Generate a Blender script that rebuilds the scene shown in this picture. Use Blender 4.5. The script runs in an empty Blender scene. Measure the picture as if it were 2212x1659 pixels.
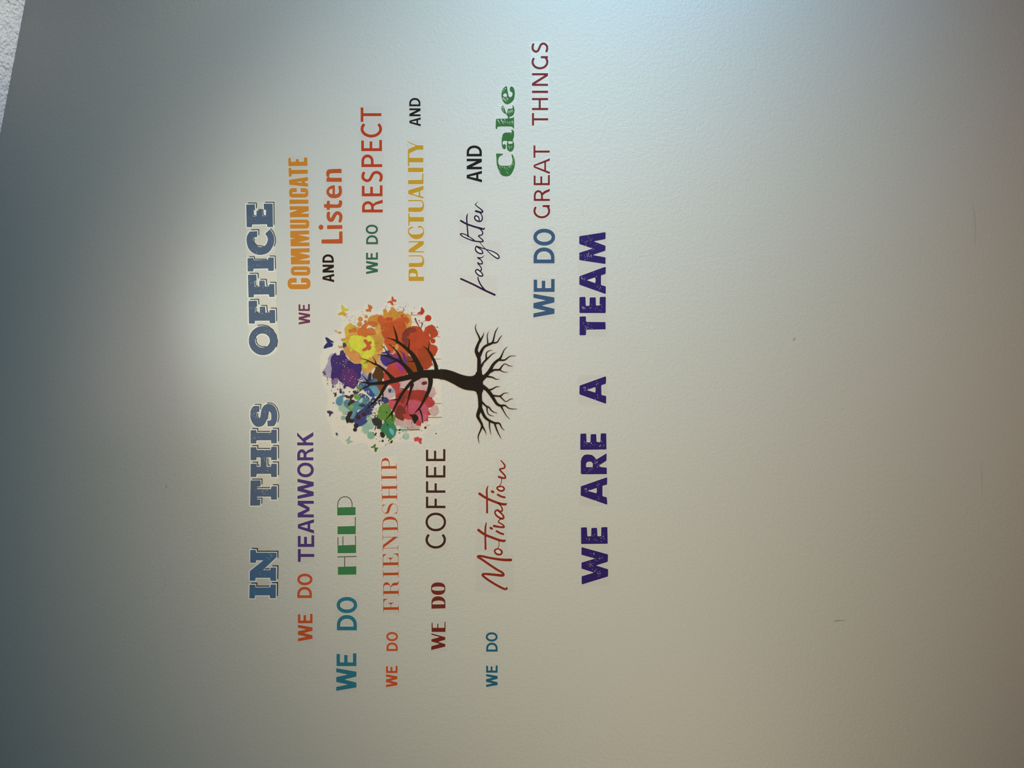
import bpy, math, random
from mathutils import Vector, Matrix
from mathutils.geometry import delaunay_2d_cdt

# ------------------------------------------------------------------ camera, world, light
# The phone was held sideways: the room's "up" points to the picture's left.
SC = bpy.context.scene
COL = SC.collection
MID_Z, CAM_D = 1.394, 1.6
cd = bpy.data.cameras.new('camera'); cam = bpy.data.objects.new('camera', cd); COL.objects.link(cam)
cd.sensor_width = 36; cd.sensor_fit = 'HORIZONTAL'; cd.lens = 36*CAM_D/2.212
cam.matrix_world = Matrix(((0, 1, 0, 0), (0, 0, -1, -CAM_D), (-1, 0, 0, MID_Z), (0, 0, 0, 1)))
SC.camera = cam
SC.view_settings.view_transform = 'Standard'; SC.view_settings.look = 'None'
SC.view_settings.gamma = 1; SC.view_settings.use_curve_mapping = False
SC.view_settings.exposure = 0.0
W = bpy.data.worlds.new('world'); SC.world = W; W.use_nodes = True
W.node_tree.nodes['Background'].inputs[0].default_value = (0.0, 0.018, 0.072, 1)
W.node_tree.nodes['Background'].inputs[1].default_value = 1.0

def aim(o, loc, to):
    o.location = loc
    o.rotation_euler = (Vector(to)-Vector(loc)).to_track_quat('-Z', 'Y').to_euler()

def area(name, loc, to, sx, sy, power, col, spread=180):
    l = bpy.data.lights.new(name, 'AREA'); l.shape = 'RECTANGLE'; l.size = sx; l.size_y = sy
    l.energy = power; l.color = col; l.spread = math.radians(spread)
    o = bpy.data.objects.new(name, l); COL.objects.link(o); aim(o, loc, to); return o

def spot(name, loc, to, power, col, ang, blend, r=0.05):
    l = bpy.data.lights.new(name, 'SPOT'); l.energy = power; l.color = col
    l.spot_size = math.radians(ang); l.spot_blend = blend; l.shadow_soft_size = r
    o = bpy.data.objects.new(name, l); COL.objects.link(o); aim(o, loc, to); return o

def lamp(name, loc, to, sx, sy, spread, rgb):
    p = max(rgb); area(name, loc, to, sx, sy, p, [c/p for c in rgb], spread)
lamp('window_light', (2.0, -2.3, 1.2), (0, 0, 1.35), 1.0, 0.8, 50, (5.1, 8.0, 8.3))
lamp('high_warm_fill', (0.0, -2.3, 2.25), (0, 0, 0.8), 1.0, 0.8, 75, (11.4, 7.1, 3.5))  # unseen fill added high behind the camera, fitted to the wall's brightness
lamp('low_cool_fill', (1.6, -0.4, 1.0), (0.8, 0, 1.2), 0.8, 0.7, 130, (3.05, 7.15, 11.4))  # added cool fill, no window here; brightens the wall's right edge
lamp('warm_corner_fill', (-1.8, -2.3, 0.3), (-1.08, 0, 1.3), 0.3, 0.3, 50, (1.70, 1.41, 0.82))  # added fill in place of warm bounce from the lower left
lamp('downlight', (0.0, -0.8, 2.25), (0.7, 0, 1.3), 1.0, 0.8, 50, (1.08, 0.71, 0.91))
lamp('ceiling_fill', (1.15, -0.16, 1.5), (0.75, -0.10, 2.45), 0.12, 0.12, 40, (0.31, 0.27, 0.22))  # unseen light added only to brighten the ceiling corner
spot('wall_washer', (0.15, -0.45, 2.36), (0.15, -0.40, 0.5), 8.8, (0.72, 1.0, 0.86), 128, 0.5, 0.06)

# ------------------------------------------------------------------ materials
def lin(c):
    return [(v/255/12.92 if v <= 10 else ((v/255+0.055)/1.055)**2.4) for v in c]
WALL = (0.32, 0.313, 0.29)
KW = WALL[0]/0.46
MATS = {}
def new_mat(name):
    m = bpy.data.materials.new(name); m.use_nodes = True
    nt = m.node_tree; b = nt.nodes['Principled BSDF']; return m, nt, b

def ink(seen, local, rough=0.42, mottle=0.10, nscale=60):
    """vinyl ink: its own colour worked out from how it reads against the wall paint next to it"""
    key = (seen, local)
    if key in MATS: return MATS[key]
    a, w = lin(seen), lin(local)
    c = [min(0.8, max(0.003, a[i]/w[i]*WALL[i]*0.90)) for i in range(3)]
    m, nt, b = new_mat('vinyl_%02x%02x%02x' % seen)
    tc = nt.nodes.new('ShaderNodeTexCoord'); n = nt.nodes.new('ShaderNodeTexNoise')
    n.inputs['Scale'].default_value = nscale; n.inputs['Detail'].default_value = 6; n.inputs['Roughness'].default_value = 0.65
    nt.links.new(tc.outputs['Object'], n.inputs['Vector'])
    mx = nt.nodes.new('ShaderNodeMix'); mx.data_type = 'RGBA'
    mx.inputs['A'].default_value = (*[v*(1-mottle) for v in c], 1)
    mx.inputs['B'].default_value = (*[min(1, v*(1+mottle)) for v in c], 1)
    nt.links.new(n.outputs['Fac'], mx.inputs['Factor'])
    nt.links.new(mx.outputs['Result'], b.inputs['Base Color'])
    b.inputs['Roughness'].default_value = rough
    b.inputs['Specular IOR Level'].default_value = 0.06
    bump(nt, b, 260, 0.10, 0.0004)
    MATS[key] = m; return m

def bump(nt, b, scale, strength, dist, scale2=None):
    tc = nt.nodes.new('ShaderNodeTexCoord')
    n = nt.nodes.new('ShaderNodeTexNoise'); n.inputs['Scale'].default_value = scale; n.inputs['Detail'].default_value = 3
    nt.links.new(tc.outputs['Object'], n.inputs['Vector'])
    bp = nt.nodes.new('ShaderNodeBump'); bp.inputs['Strength'].default_value = strength
    bp.inputs['Distance'].default_value = dist
    h = n.outputs['Fac']
    if scale2:
        n2 = nt.nodes.new('ShaderNodeTexNoise'); n2.inputs['Scale'].default_value = scale2; n2.inputs['Detail'].default_value = 2
        nt.links.new(tc.outputs['Object'], n2.inputs['Vector'])
        ad = nt.nodes.new('ShaderNodeMath'); ad.operation = 'ADD'
        nt.links.new(n.outputs['Fac'], ad.inputs[0]); nt.links.new(n2.outputs['Fac'], ad.inputs[1]); h = ad.outputs[0]
    nt.links.new(h, bp.inputs['Height']); nt.links.new(bp.outputs['Normal'], b.inputs['Normal'])

def plain(name, c, rough, bs, bst, bd, spec=0.3, bs2=None, noise=0.0):
    m, nt, b = new_mat(name)
    b.inputs['Base Color'].default_value = (*c, 1)
    if noise:
        tc = nt.nodes.new('ShaderNodeTexCoord'); n = nt.nodes.new('ShaderNodeTexNoise')
        n.inputs['Scale'].default_value = 350; n.inputs['Detail'].default_value = 4
        nt.links.new(tc.outputs['Object'], n.inputs['Vector'])
        mx = nt.nodes.new('ShaderNodeMix'); mx.data_type = 'RGBA'
        mx.inputs['A'].default_value = (*[v*(1-noise) for v in c], 1)
        mx.inputs['B'].default_value = (*[v*(1+noise) for v in c], 1)
        nt.links.new(n.outputs['Fac'], mx.inputs['Factor']); nt.links.new(mx.outputs['Result'], b.inputs['Base Color'])
    b.inputs['Roughness'].default_value = rough; b.inputs['Specular IOR Level'].default_value = spec
    bump(nt, b, bs, bst, bd, bs2); return m

M_WALL = plain('greige_eggshell_paint', WALL, 0.45, 330, 0.48, 0.0010, 0.5, 130, 0.09)
M_CEIL = plain('white_textured_ceiling', (0.78, 0.78, 0.77), 0.9, 150, 1.0, 0.006, 0.1, 60)
M_FLOOR = plain('beige_carpet', (0.36, 0.31, 0.26), 0.95, 300, 0.8, 0.003, 0.1)
M_CLEAR = plain('clear_film', [WALL[0]*0.99, WALL[1]*0.967, WALL[2]*0.967], 0.36, 330, 0.4, 0.0008, 0.5, 130)
M_CREAM = plain('cream_film', [0.368, 0.340, 0.292], 0.4, 330, 0.4, 0.0008, 0.5, 130)
M_CREAM2 = plain('pale_canopy_film', [0.338, 0.323, 0.290], 0.4, 330, 0.4, 0.0008, 0.5, 130)
M_RIM = plain('pale_cut_edge', [0.382, 0.370, 0.338], 0.4, 330, 0.2, 0.0005, 0.4)
M_WHITE = plain('white_print', [0.515, 0.501, 0.459], 0.4, 330, 0.2, 0.0005, 0.4)
M_SCUFF = plain('grey_scuff', [0.139, 0.132, 0.118], 0.6, 330, 0.2, 0.0005, 0.3)
M_SCUFF2 = plain('faint_scuff', [WALL[0]*0.84, WALL[1]*0.84, WALL[2]*0.84], 0.5, 330, 0.2, 0.0005, 0.4)

# ------------------------------------------------------------------ flat shape engine (wall units: 1 = 1 mm)
def ccw(p):
    a = sum(p[i-1][0]*p[i][1]-p[i][0]*p[i-1][1] for i in range(len(p)))
    return p if a > 0 else p[::-1]

def cr(p, n=4, closed=True):
    out = []; L = len(p)
    for i in range(L if closed else L-1):
        if closed: a, b, c, d = p[i-1], p[i], p[(i+1) % L], p[(i+2) % L]
        else: a, b, c, d = p[max(i-1, 0)], p[i], p[i+1], p[min(i+2, L-1)]
        for k in range(n):
            t = k/n
            out.append(tuple(0.5*(2*b[j]+(c[j]-a[j])*t+(2*a[j]-5*b[j]+4*c[j]-d[j])*t*t+(3*b[j]-a[j]-3*c[j]+d[j])*t**3) for j in range(len(b))))
    if not closed: out.append(tuple(p[-1]))
    return out

def disc(x, y, r, n=10, ry=None):
    ry = ry or r
    return [(x+r*math.cos(2*math.pi*k/n), y+ry*math.sin(2*math.pi*k/n)) for k in range(n)]

def super_e(cx, cy, rx, ry, e=2.3, n=36):
    o = []
    for k in range(n):
        a = 2*math.pi*k/n; c, s = math.cos(a), math.sin(a)
        o.append((cx+rx*math.copysign(abs(c)**(2/e), c), cy+ry*math.copysign(abs(s)**(2/e), s)))
    return o

def stroke(pts, w=None, smooth=True, caps=True, n=4):
    """pts (x,y) or (x,y,width) -> list of polygons whose union is the stroke"""
    p = [tuple(q) if len(q) == 3 else (q[0], q[1], w) for q in pts]
    if smooth and len(p) > 2: p = cr(p, n, False)
    out = []
    for a, b in zip(p, p[1:]):
        dx, dy = b[0]-a[0], b[1]-a[1]; L = math.hypot(dx, dy)
        if L < 1e-6: continue
        nx, ny = -dy/L, dx/L
        out.append([(a[0]+nx*a[2]/2, a[1]+ny*a[2]/2), (b[0]+nx*b[2]/2, b[1]+ny*b[2]/2),
                    (b[0]-nx*b[2]/2, b[1]-ny*b[2]/2), (a[0]-nx*a[2]/2, a[1]-ny*a[2]/2)])
    js = range(len(p)) if caps else range(1, len(p)-1)
    for i in js:
        out.append(disc(p[i][0], p[i][1], p[i][2]/2*0.995, 10))
    return out

def boolean(adds, subs=()):
    V, F = [], []
    for poly in list(adds)+list(subs):
        poly = ccw([(q[0], q[1]) for q in poly])
        F.append(list(range(len(V), len(V)+len(poly)))); V += [Vector(q) for q in poly]
    na = len(adds)
    v, e, f, _, _, of = delaunay_2d_cdt(V, [], F, 1, 1e-4)
    keep = [tuple(t) for t, o in zip(f, of) if any(i < na for i in o) and not any(i >= na for i in o)]
    used = sorted({i for t in keep for i in t}); m = {i: k for k, i in enumerate(used)}
    return [tuple(v[i]) for i in used], [tuple(m[i] for i in t) for t in keep]

def boundary(tris):
    s = set()
    for t in tris:
        for a, b in zip(t, t[1:]+t[:1]):
            if (b, a) in s: s.remove((b, a))
            else: s.add((a, b))
    return s

def px2w(x, y):
    return ((829.5-y)/1000, 2.5-x/1000)

def make_mesh(name, v, tris, mat, z0, z1, org, parent=None):
    """v in picture-plane millimetres; z0..z1 = distance off the wall in mm"""
    ox, oz = org
    P = [px2w(*q) for q in v]; n = len(P)
    verts = [(X-ox, -z1/1000, Z-oz) for X, Z in P]+[(X-ox, -z0/1000, Z-oz) for X, Z in P]
    # orient so that front faces look at -Y
    faces = []
    fixed = []
    for t in tris:
        a, b, c = [P[i] for i in t]
        cr_ = (b[0]-a[0])*(c[1]-a[1])-(b[1]-a[1])*(c[0]-a[0])
        fixed.append(t if cr_ > 0 else t[::-1])
    faces += fixed
    for a, b in boundary(fixed): faces.append((a, a+n, b+n, b))
    me = bpy.data.meshes.new(name); me.from_pydata(verts, [], faces); me.update()
    me.materials.append(mat)
    o = bpy.data.objects.new(name, me); COL.objects.link(o)
    if parent: o.parent = parent
    return o

def rim_shape(v, tris, r):
    q = []
    B = boundary(tris); prev = {}
    for a, b in B: prev[b] = a
    for a, b in B:
        A, C = v[a], v[b]; dx, dy = C[0]-A[0], C[1]-A[1]; L = math.hypot(dx, dy)
        if L < 1e-6: continue
        nx, ny = -dy/L*r, dx/L*r
        q.append([(A[0]+nx, A[1]+ny), (C[0]+nx, C[1]+ny), (C[0]-nx, C[1]-ny), (A[0]-nx, A[1]-ny)])
        if a in prev:
            Z = v[prev[a]]; ex, ey = A[0]-Z[0], A[1]-Z[1]; M = math.hypot(ex, ey)
            if M > 1e-6 and (ex*dx+ey*dy)/(L*M) < 0.97: q.append(disc(A[0], A[1], r*0.99, 8))
    return boolean(q+[[v[i] for i in t] for t in tris])

def empty(name, label, cat, group, org):
    o = bpy.data.objects.new(name, None); COL.objects.link(o); o.empty_display_size = 0.02
    o.location = (org[0], 0, org[1]); o['label'] = label; o['category'] = cat
    if group: o['group'] = group
    return o

# ------------------------------------------------------------------ sans lettering (u to the right, v up)
def rc(a, b, c, d): return [(a, b), (c, b), (c, d), (a, d)]

def glyph(ch, w, h, t):
    t *= 1.09
    th = t*0.93
    if ch == 'I': return [rc(0, 0, w, h)], []
    if ch == 'E': return [rc(0, 0, t, h), rc(0, 0, w, th), rc(0, h-th, w*0.95, h), rc(0, h*0.53-th/2, w*0.87, h*0.53+th/2)], []
    if ch == 'F': return [rc(0, 0, t, h), rc(0, h-th, w, h), rc(0, h*0.50-th/2, w*0.83, h*0.50+th/2)], []
    if ch == 'T': return [rc(0, h-th, w, h), rc(w/2-t/2, 0, w/2+t/2, h)], []
    if ch == 'H': return [rc(0, 0, t, h), rc(w-t, 0, w, h), rc(0, h*0.52-th/2, w, h*0.52+th/2)], []
    if ch == 'O': return [super_e(w/2, h/2, w/2, h/2, 2.08, 40)], [super_e(w/2, h/2, w/2-t, h/2-th, 2.08, 40)]
    if ch == 'D':
        def d(i, i2):
            cx = w*0.36; o = [(i, i2), (cx, i2)]
            for k in range(1, 20):
                a = -math.pi/2+math.pi*k/20; c, s = math.cos(a), math.sin(a)
                o.append((cx+(w-i-cx)*abs(c)**(2/2.15), h/2+(h/2-i2)*math.copysign(abs(s)**(2/2.15), s)))
            return o+[(cx, h-i2), (i, h-i2)]
        return [d(0, 0)], [d(t, th)]
    if ch == 'C':
        rx = w*0.60 if w < h*0.8 else w*0.56
        c0 = math.acos(max(-1, min(1, (w-rx)/rx)))
        return arc(rx, h/2, rx-t/2, h/2-th/2, c0, 2*math.pi-c0, t), []
    if ch == 'G':
        rx = w*0.56
        c0 = 0.92; P = arc(rx, h/2, rx-t/2, h/2-th/2, c0, 2*math.pi-c0*0.93, t)
        return P+[rc(w-t, h*0.035, w, h*0.45), rc(w*0.0+w-t, h*0.02, w, h*0.2)], []
    if ch == 'S':
        c = [(0.02, .06), (.33, 0.0), (.72, .03), (.97, .22), (.86, .42), (.5, .53), (.14, .63), (.03, .80), (.28, .98), (.62, 1.0), (.93, .95)]
        p = [(t/2+a*(w-t), t/2+b*(h-t)) for a, b in c]
        return stroke(p, t, True, False, 5)+[], []
    if ch == 'P' or ch == 'R':
        bw = w if ch == 'P' else w*0.88
        vb = h*0.41 if ch == 'P' else h*0.43
        def b(i, i2):
            lo, hi = vb+i2, h-i2; cy = (lo+hi)/2; cx = bw*0.48; o = [(i, lo), (cx, lo)]
            for k in range(1, 16):
                a = -math.pi/2+math.pi*k/16
                o.append((cx+(bw-i-cx)*math.cos(a), cy+(hi-lo)/2*math.sin(a)))
            return o+[(cx, hi), (i, hi)]
        A = [rc(0, 0, t, h), b(0, 0)]; S = [b(t, th)]
        if ch == 'R':
            A.append([(w-t*1.18, 0), (w, 0), (w*0.80, h*0.36), (w*0.62, h*0.50), (w*0.42, h*0.46), (w*0.60, h*0.32)])
        return A, S
    if ch == 'A':
        k = t*1.10; a = t*0.62; m = w/2
        return [[(0, 0), (k, 0), (m+a*0.35, h), (m-a, h)], [(w-k, 0), (w, 0), (m+a, h), (m-a*0.35, h)],
                rc(w*0.2, h*0.235, w*0.8, h*0.235+th*0.92)], []
    if ch == 'N':
        return [rc(0, 0, t, h), rc(w-t, 0, w, h), [(0, h), (t*1.25, h), (w, 0), (w-t*1.25, 0)]], []
    if ch == 'M':
        v = h*0.26; m = w/2
        return [rc(0, 0, t, h), rc(w-t, 0, w, h), [(0, h), (t*1.4, h), (m+t*0.5, v), (m-t*0.5, v)],
                [(w, h), (w-t*1.4, h), (m-t*0.5, v), (m+t*0.5, v)]], []
    if ch == 'W':
        k = t*1.06; a = w*0.262; c = w*0.738; m = w/2
        return [[(0, h), (k, h), (a+k*0.55, 0), (a-k*0.62, 0)], [(m-k*0.62, h), (m+k*0.5, h), (a+k*0.62, 0), (a-k*0.35, 0)],
                [(m-k*0.5, h), (m+k*0.62, h), (c+k*0.35, 0), (c-k*0.62, 0)], [(w-k, h), (w, h), (c+k*0.62, 0), (c-k*0.55, 0)]], []
    if ch == 'K':
        return [rc(0, 0, t, h), [(t*0.6, h*0.33), (t*0.6, h*0.52), (w-t*1.25, h), (w-0.02*w, h)],
                [(w*0.30, h*0.52), (w*0.50, h*0.68), (w, 0), (w-t*1.3, 0)]], []
    raise KeyError(ch)

def arc(cx, cy, rx, ry, a0, a1, t, n=28):
    p = [(cx+rx*math.cos(a0+(a1-a0)*k/n), cy+ry*math.sin(a0+(a1-a0)*k/n)) for k in range(n+1)]
    return stroke(p, t, False, False)

# ------------------------------------------------------------------ words
RNG = random.Random(7)
class Ltr:
    def __init__(s, adds, subs=(), shadow=(), extra=()):
        s.adds, s.subs, s.shadow, s.extra = list(adds), list(subs), list(shadow), list(extra)

def reg(x0, y0, s):
    return lambda pts: [(x0+q[0]/s, y0+q[1]/s)+tuple(w/s for w in q[2:]) for q in pts]

def sans(R, chars, t):
    """chars: (letter, x_top, x_base, y_left, y_right) in the units of R"""
    out = []
    for ch, xt, xb, yl, yr in chars:
        (ax, ay), (bx, by), (cx, cy) = R([(xt, yl), (xb, yl), (xb, yr)])
        h = bx-ax; w = by-cy; tt = R([(t, 0)])[0][0]-R([(0, 0)])[0][0]
        A, S = glyph(ch, w, h, tt)
        f = lambda P: [(bx-v, by-u) for u, v in P]
        out.append(Ltr([f(p) for p in A], [f(p) for p in S]))
    return out

def specks(pts, n, size, seed, dx=0.25, dy=1.0):
    """worn flecks of the print, scattered round the given spots"""
    r = random.Random(seed); o = []; n = int(n*0.7); size *= 0.72
    for _ in range(n):
        x, y, sp = r.choice(pts)
        x += r.gauss(0, sp); y += r.gauss(0, sp); L = size*r.uniform(0.5, 1.5); wd = size*r.uniform(0.18, 0.4)
        a = math.atan2(dy, dx)+r.gauss(0, 0.45); c, s = math.cos(a), math.sin(a)
        o.append([(x+c*L, y+s*L), (x-s*wd, y+c*wd), (x-c*L, y-s*L), (x+s*wd, y-c*wd)])
    return o

N_WORD = [0]
def word(label, letters, mat, film=M_CLEAR, rim=1.3, rim_mat=None, dark=None, hull=None, extra_mat=None, pad=2.5, group=None):
    shapes = [boolean(l.adds, l.subs) for l in letters]
    allv = [q for v, _ in shapes for q in v]
    x1 = max(q[0] for q in allv); y1 = max(q[1] for q in allv)
    org = px2w(x1, y1)
    root = empty('word_decal', label, 'wall decal', group, org)
    # film the letters are printed on
    if hull: H = [hull]
    else:
        bb = [(min(q[0] for q in v)-pad, min(q[1] for q in v)-pad, max(q[0] for q in v)+pad, max(q[1] for q in v)+pad) for v, _ in shapes]
        bb.sort(key=lambda b: -b[3]); H = []
        for i, b in enumerate(bb):
            H.append(rc(*b))
            if i: 
                c = bb[i-1]; H.append(rc(max(b[0], c[0])+1, min(b[3], c[1])-1, min(b[2], c[2])-1, max(b[3], c[1])+1))
    fv, ft = boolean([p for p in H])
    make_mesh('film', fv, ft, film, 0, 0.10, org, root)
    for i, (l, (v, t)) in enumerate(zip(letters, shapes)):
        o = make_mesh('letter', v, t, mat, 0.02, 0.34, org, root)
        rv, rt = rim_shape(v, t, rim)
        make_mesh('cut_edge', rv, rt, rim_mat or M_RIM, 0, 0.16+0.01*(i % 4), org, o)
        for s_ in l.shadow:
            sv, st = boolean(s_, []); make_mesh('drop_shadow', sv, st, dark, 0.02, 0.26, org, o)
        for s_ in l.extra:
            sv, st = boolean(s_); make_mesh('hairline', sv, st, extra_mat, 0.02, 0.30, org, o)
    N_WORD[0] += 1
    return root

# ------------------------------------------------------------------ the setting
def slab(name, verts, faces, mat):
    me = bpy.data.meshes.new(name); me.from_pydata(verts, [], faces); me.update(); me.materials.append(mat)
    o = bpy.data.objects.new(name, me); COL.objects.link(o); o['kind'] = 'structure'; return o
XL, XR, CS = -2.2, 2.2, -0.1897
def zc(x): return 2.445+(x-0.8295)*CS
BOX = [(0, 1, 2, 3), (7, 6, 5, 4), (0, 4, 5, 1), (1, 5, 6, 2), (2, 6, 7, 3), (3, 7, 4, 0)]
wall = slab('wall_back', [(XL, 0, 0), (XR, 0, 0), (XR, 0, zc(XR)), (XL, 0, zc(XL)), (XL, .12, 0), (XR, .12, 0), (XR, .12, zc(XR)), (XL, .12, zc(XL))], BOX, M_WALL)
slab('floor', [(XL, .12, 0), (XR, .12, 0), (XR, -3.2, 0), (XL, -3.2, 0), (XL, .12, -.1), (XR, .12, -.1), (XR, -3.2, -.1), (XL, -3.2, -.1)], BOX, M_FLOOR)
def ceil_slab():
    nx, ny = 2, 2
    v = []
    for dz in (0, 0.1):
        v += [(XL, .12, zc(XL)+dz), (XR, .12, zc(XR)+dz), (XR, -3.2, zc(XR)+dz), (XL, -3.2, zc(XL)+dz)]
    slab('ceiling', v, BOX, M_CEIL)
ceil_slab()
def mark(name, pts, mat, t=0.12):
    v, f = boolean(stroke(pts, None, True))
    make_mesh(name, v, f, mat, 0, t, (0, 0), wall)
mark('scratch', [(1801, 1341.5, .7), (1809, 1341, 1.8), (1816, 1340.5, 1.3), (1826, 1339.5, .5)], M_SCUFF)
mark('scuff', [(1713, 736, .8), (1715.5, 733, 2.2), (1718, 729, .8)], M_SCUFF)
mark('scuff', [(359, 1049, .8), (359.5, 1051, 2.2), (359, 1053, .8)], M_SCUFF)
mark('scuff', [(336, 1331, .8), (337, 1333, 1.6), (337, 1335, .6)], M_SCUFF2)
mark('scuff', [(1819, 880, .8), (1819.5, 882, 2.0), (1819, 885, .8)], M_SCUFF2)
mark('dent', [(2102, 440, 1), (2105, 470, 2.5), (2107, 500, 2.2), (2106, 530, 1)], M_SCUFF2)
mark('dent', [(2119, 1000, .8), (2121, 1030, 1.8), (2122, 1070, .8)], M_SCUFF2)
mark('dent', [(1258, 452, .6), (1259, 462, 1.4), (1259, 470, .6)], M_SCUFF2)
mark('dent', [(345, 1225, .6), (355, 1245, 1.2), (357, 1262, 1.2), (350, 1275, 1), (338, 1285, .6)], M_SCUFF2)

# ------------------------------------------------------------------ IN THIS OFFICE (worn blue slab capitals, white edge, black drop shadow)
def P(R, pts): return R(pts)
def slabL(R, polys, holes, shad, sw, spk=None, n=22, seed=1, sm=False):
    adds = [R(cr(p, 4) if sm else p) for p in polys]; subs = [R(h) for h in holes]
    if spk: subs += specks([(*R([(x, y)])[0], r) for x, y, r in spk], n, 1.5, seed)
    sh = [stroke(R([(x, y, sw*1.22) for x, y in p]), None, False, True) for p in shad]
    return Ltr(adds, subs, sh)

NAVY = ink((22, 26, 38), (170, 165, 150))
R = reg(520, 1060, 6.636)
word('worn slate-blue slab word IN with black drop shadow, first of IN THIS OFFICE', [
 slabL(R, [[(128,1347),(210,1347),(214,1386),(424,1386),(428,1345),(506,1343),(503,1541),(418,1541),(418,1500),(205,1500),(205,1543),(123,1543)]], [],
  [[(155,1325),(230,1325),(230,1368),(408,1368)],[(454,1318),(529,1318),(524,1506)]], 12, [(165,1480,3),(250,1440,6)], 14, 1),
 slabL(R, [[(137,850),(215,847),(222,886),(505,887),(517,900),(513,955),(320,1137),(424,1137),(428,1100),(508,1098),(508,1292),(428,1292),(422,1248),(214,1248),(210,1292),(130,1290),(130,1160),(145,1140),(325,997),(222,997),(217,1033),(136,1033)]], [],
  [[(168,827),(240,829),(240,868),(532,868),(533,955)],[(350,1122),(410,1118)],[(458,1077),(535,1077),(530,1260)]], 12, [(400,930,6),(430,960,3),(350,1180,7)], 26, 2),
], ink((66, 95, 120), (168, 165, 150)), rim=2.0, rim_mat=M_WHITE, dark=NAVY)

R = reg(520, 860, 6.636)
word('worn slate-blue slab word THIS on a cream film patch, between IN and OFFICE', [
 slabL(R, [[(142,1180),(280,1177),(286,1187),(287,1263),(236,1270),(236,1303),(434,1303),(440,1263),(518,1263),(520,1455),(434,1455),(434,1412),(236,1412),(236,1450),(285,1452),(280,1530),(272,1541),(135,1541)]], [],
  [[(168,1160),(305,1160),(305,1233)],[(238,1284),(418,1284)],[(467,1242),(540,1242),(540,1422)],[(240,1433),(304,1433),(303,1507)]], 11, [(330,1350,8),(370,1370,4)], 34, 3),
 slabL(R, [[(142,703),(225,703),(232,743),(432,743),(440,697),(518,697),(520,888),(436,888),(436,850),(372,850),(372,982),(432,982),(440,940),(518,940),(518,1132),(436,1132),(434,1086),(232,1086),(222,1130),(142,1130),(142,940),(226,940),(232,982),(286,982),(286,850),(228,850),(226,890),(142,890)]], [],
  [[(170,680),(245,680),(245,722),(420,722)],[(467,680),(541,680),(541,858)],[(174,918),(240,918),(240,962),(270,962)],[(464,915),(541,915),(541,1100)],[(388,864),(390,962),(420,962)]], 11, [(350,1030,6),(340,790,5),(340,890,4),(250,795,5)], 34, 4),
 slabL(R, [[(142,460),(222,457),(230,495),(434,495),(440,452),(518,452),(518,648),(436,648),(436,605),(228,605),(222,650),(142,650)]], [],
  [[(172,436),(245,436),(245,478),(420,478)],[(467,432),(541,432),(541,615)]], 11, [(180,600,3),(300,550,9),(190,545,5)], 26, 5),
 slabL(R, [[(190,112),(190,112),(268,110),(268,110),(268,180),(262,198),(235,200),(228,225),(232,262),(245,285),(262,290),(280,270),(288,220),(300,160),(330,110),(375,85),(420,82),(465,100),(500,140),(522,200),(527,260),(520,320),(500,370),(478,402),(478,402),(385,405),(385,405),(382,322),(382,322),(430,315),(438,270),(435,225),(422,200),(405,195),(392,210),(385,260),(372,320),(345,370),(310,400),(260,412),(210,400),(165,350),(145,300),(137,240),(143,180),(160,140)]], [],
  [[(207,90),(287,90),(285,158)],[(240,217),(242,262),(260,290)],[(396,205),(388,250),(382,298)],[(382,70),(430,68),(480,90),(520,140),(543,210),(548,270),(532,343)]], 10, [(180,190,6),(310,210,7),(180,250,4)], 30, 6, True),
], ink((84, 94, 108), (175, 168, 150)), film=M_CREAM, rim=2.0, rim_mat=M_WHITE, dark=ink((36, 32, 36), (175, 168, 150)),
 hull=R(cr([(195,70),(300,75),(380,50),(470,60),(540,120),(562,220),(560,330),(548,420),(555,560),(552,800),(552,1100),(550,1240),(545,1440),(470,1470),(330,1430),(310,1520),(285,1556),(120,1552),(128,1400),(128,1150),(126,800),(128,470),(145,410),(120,300),(125,170)], 3)))

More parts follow.
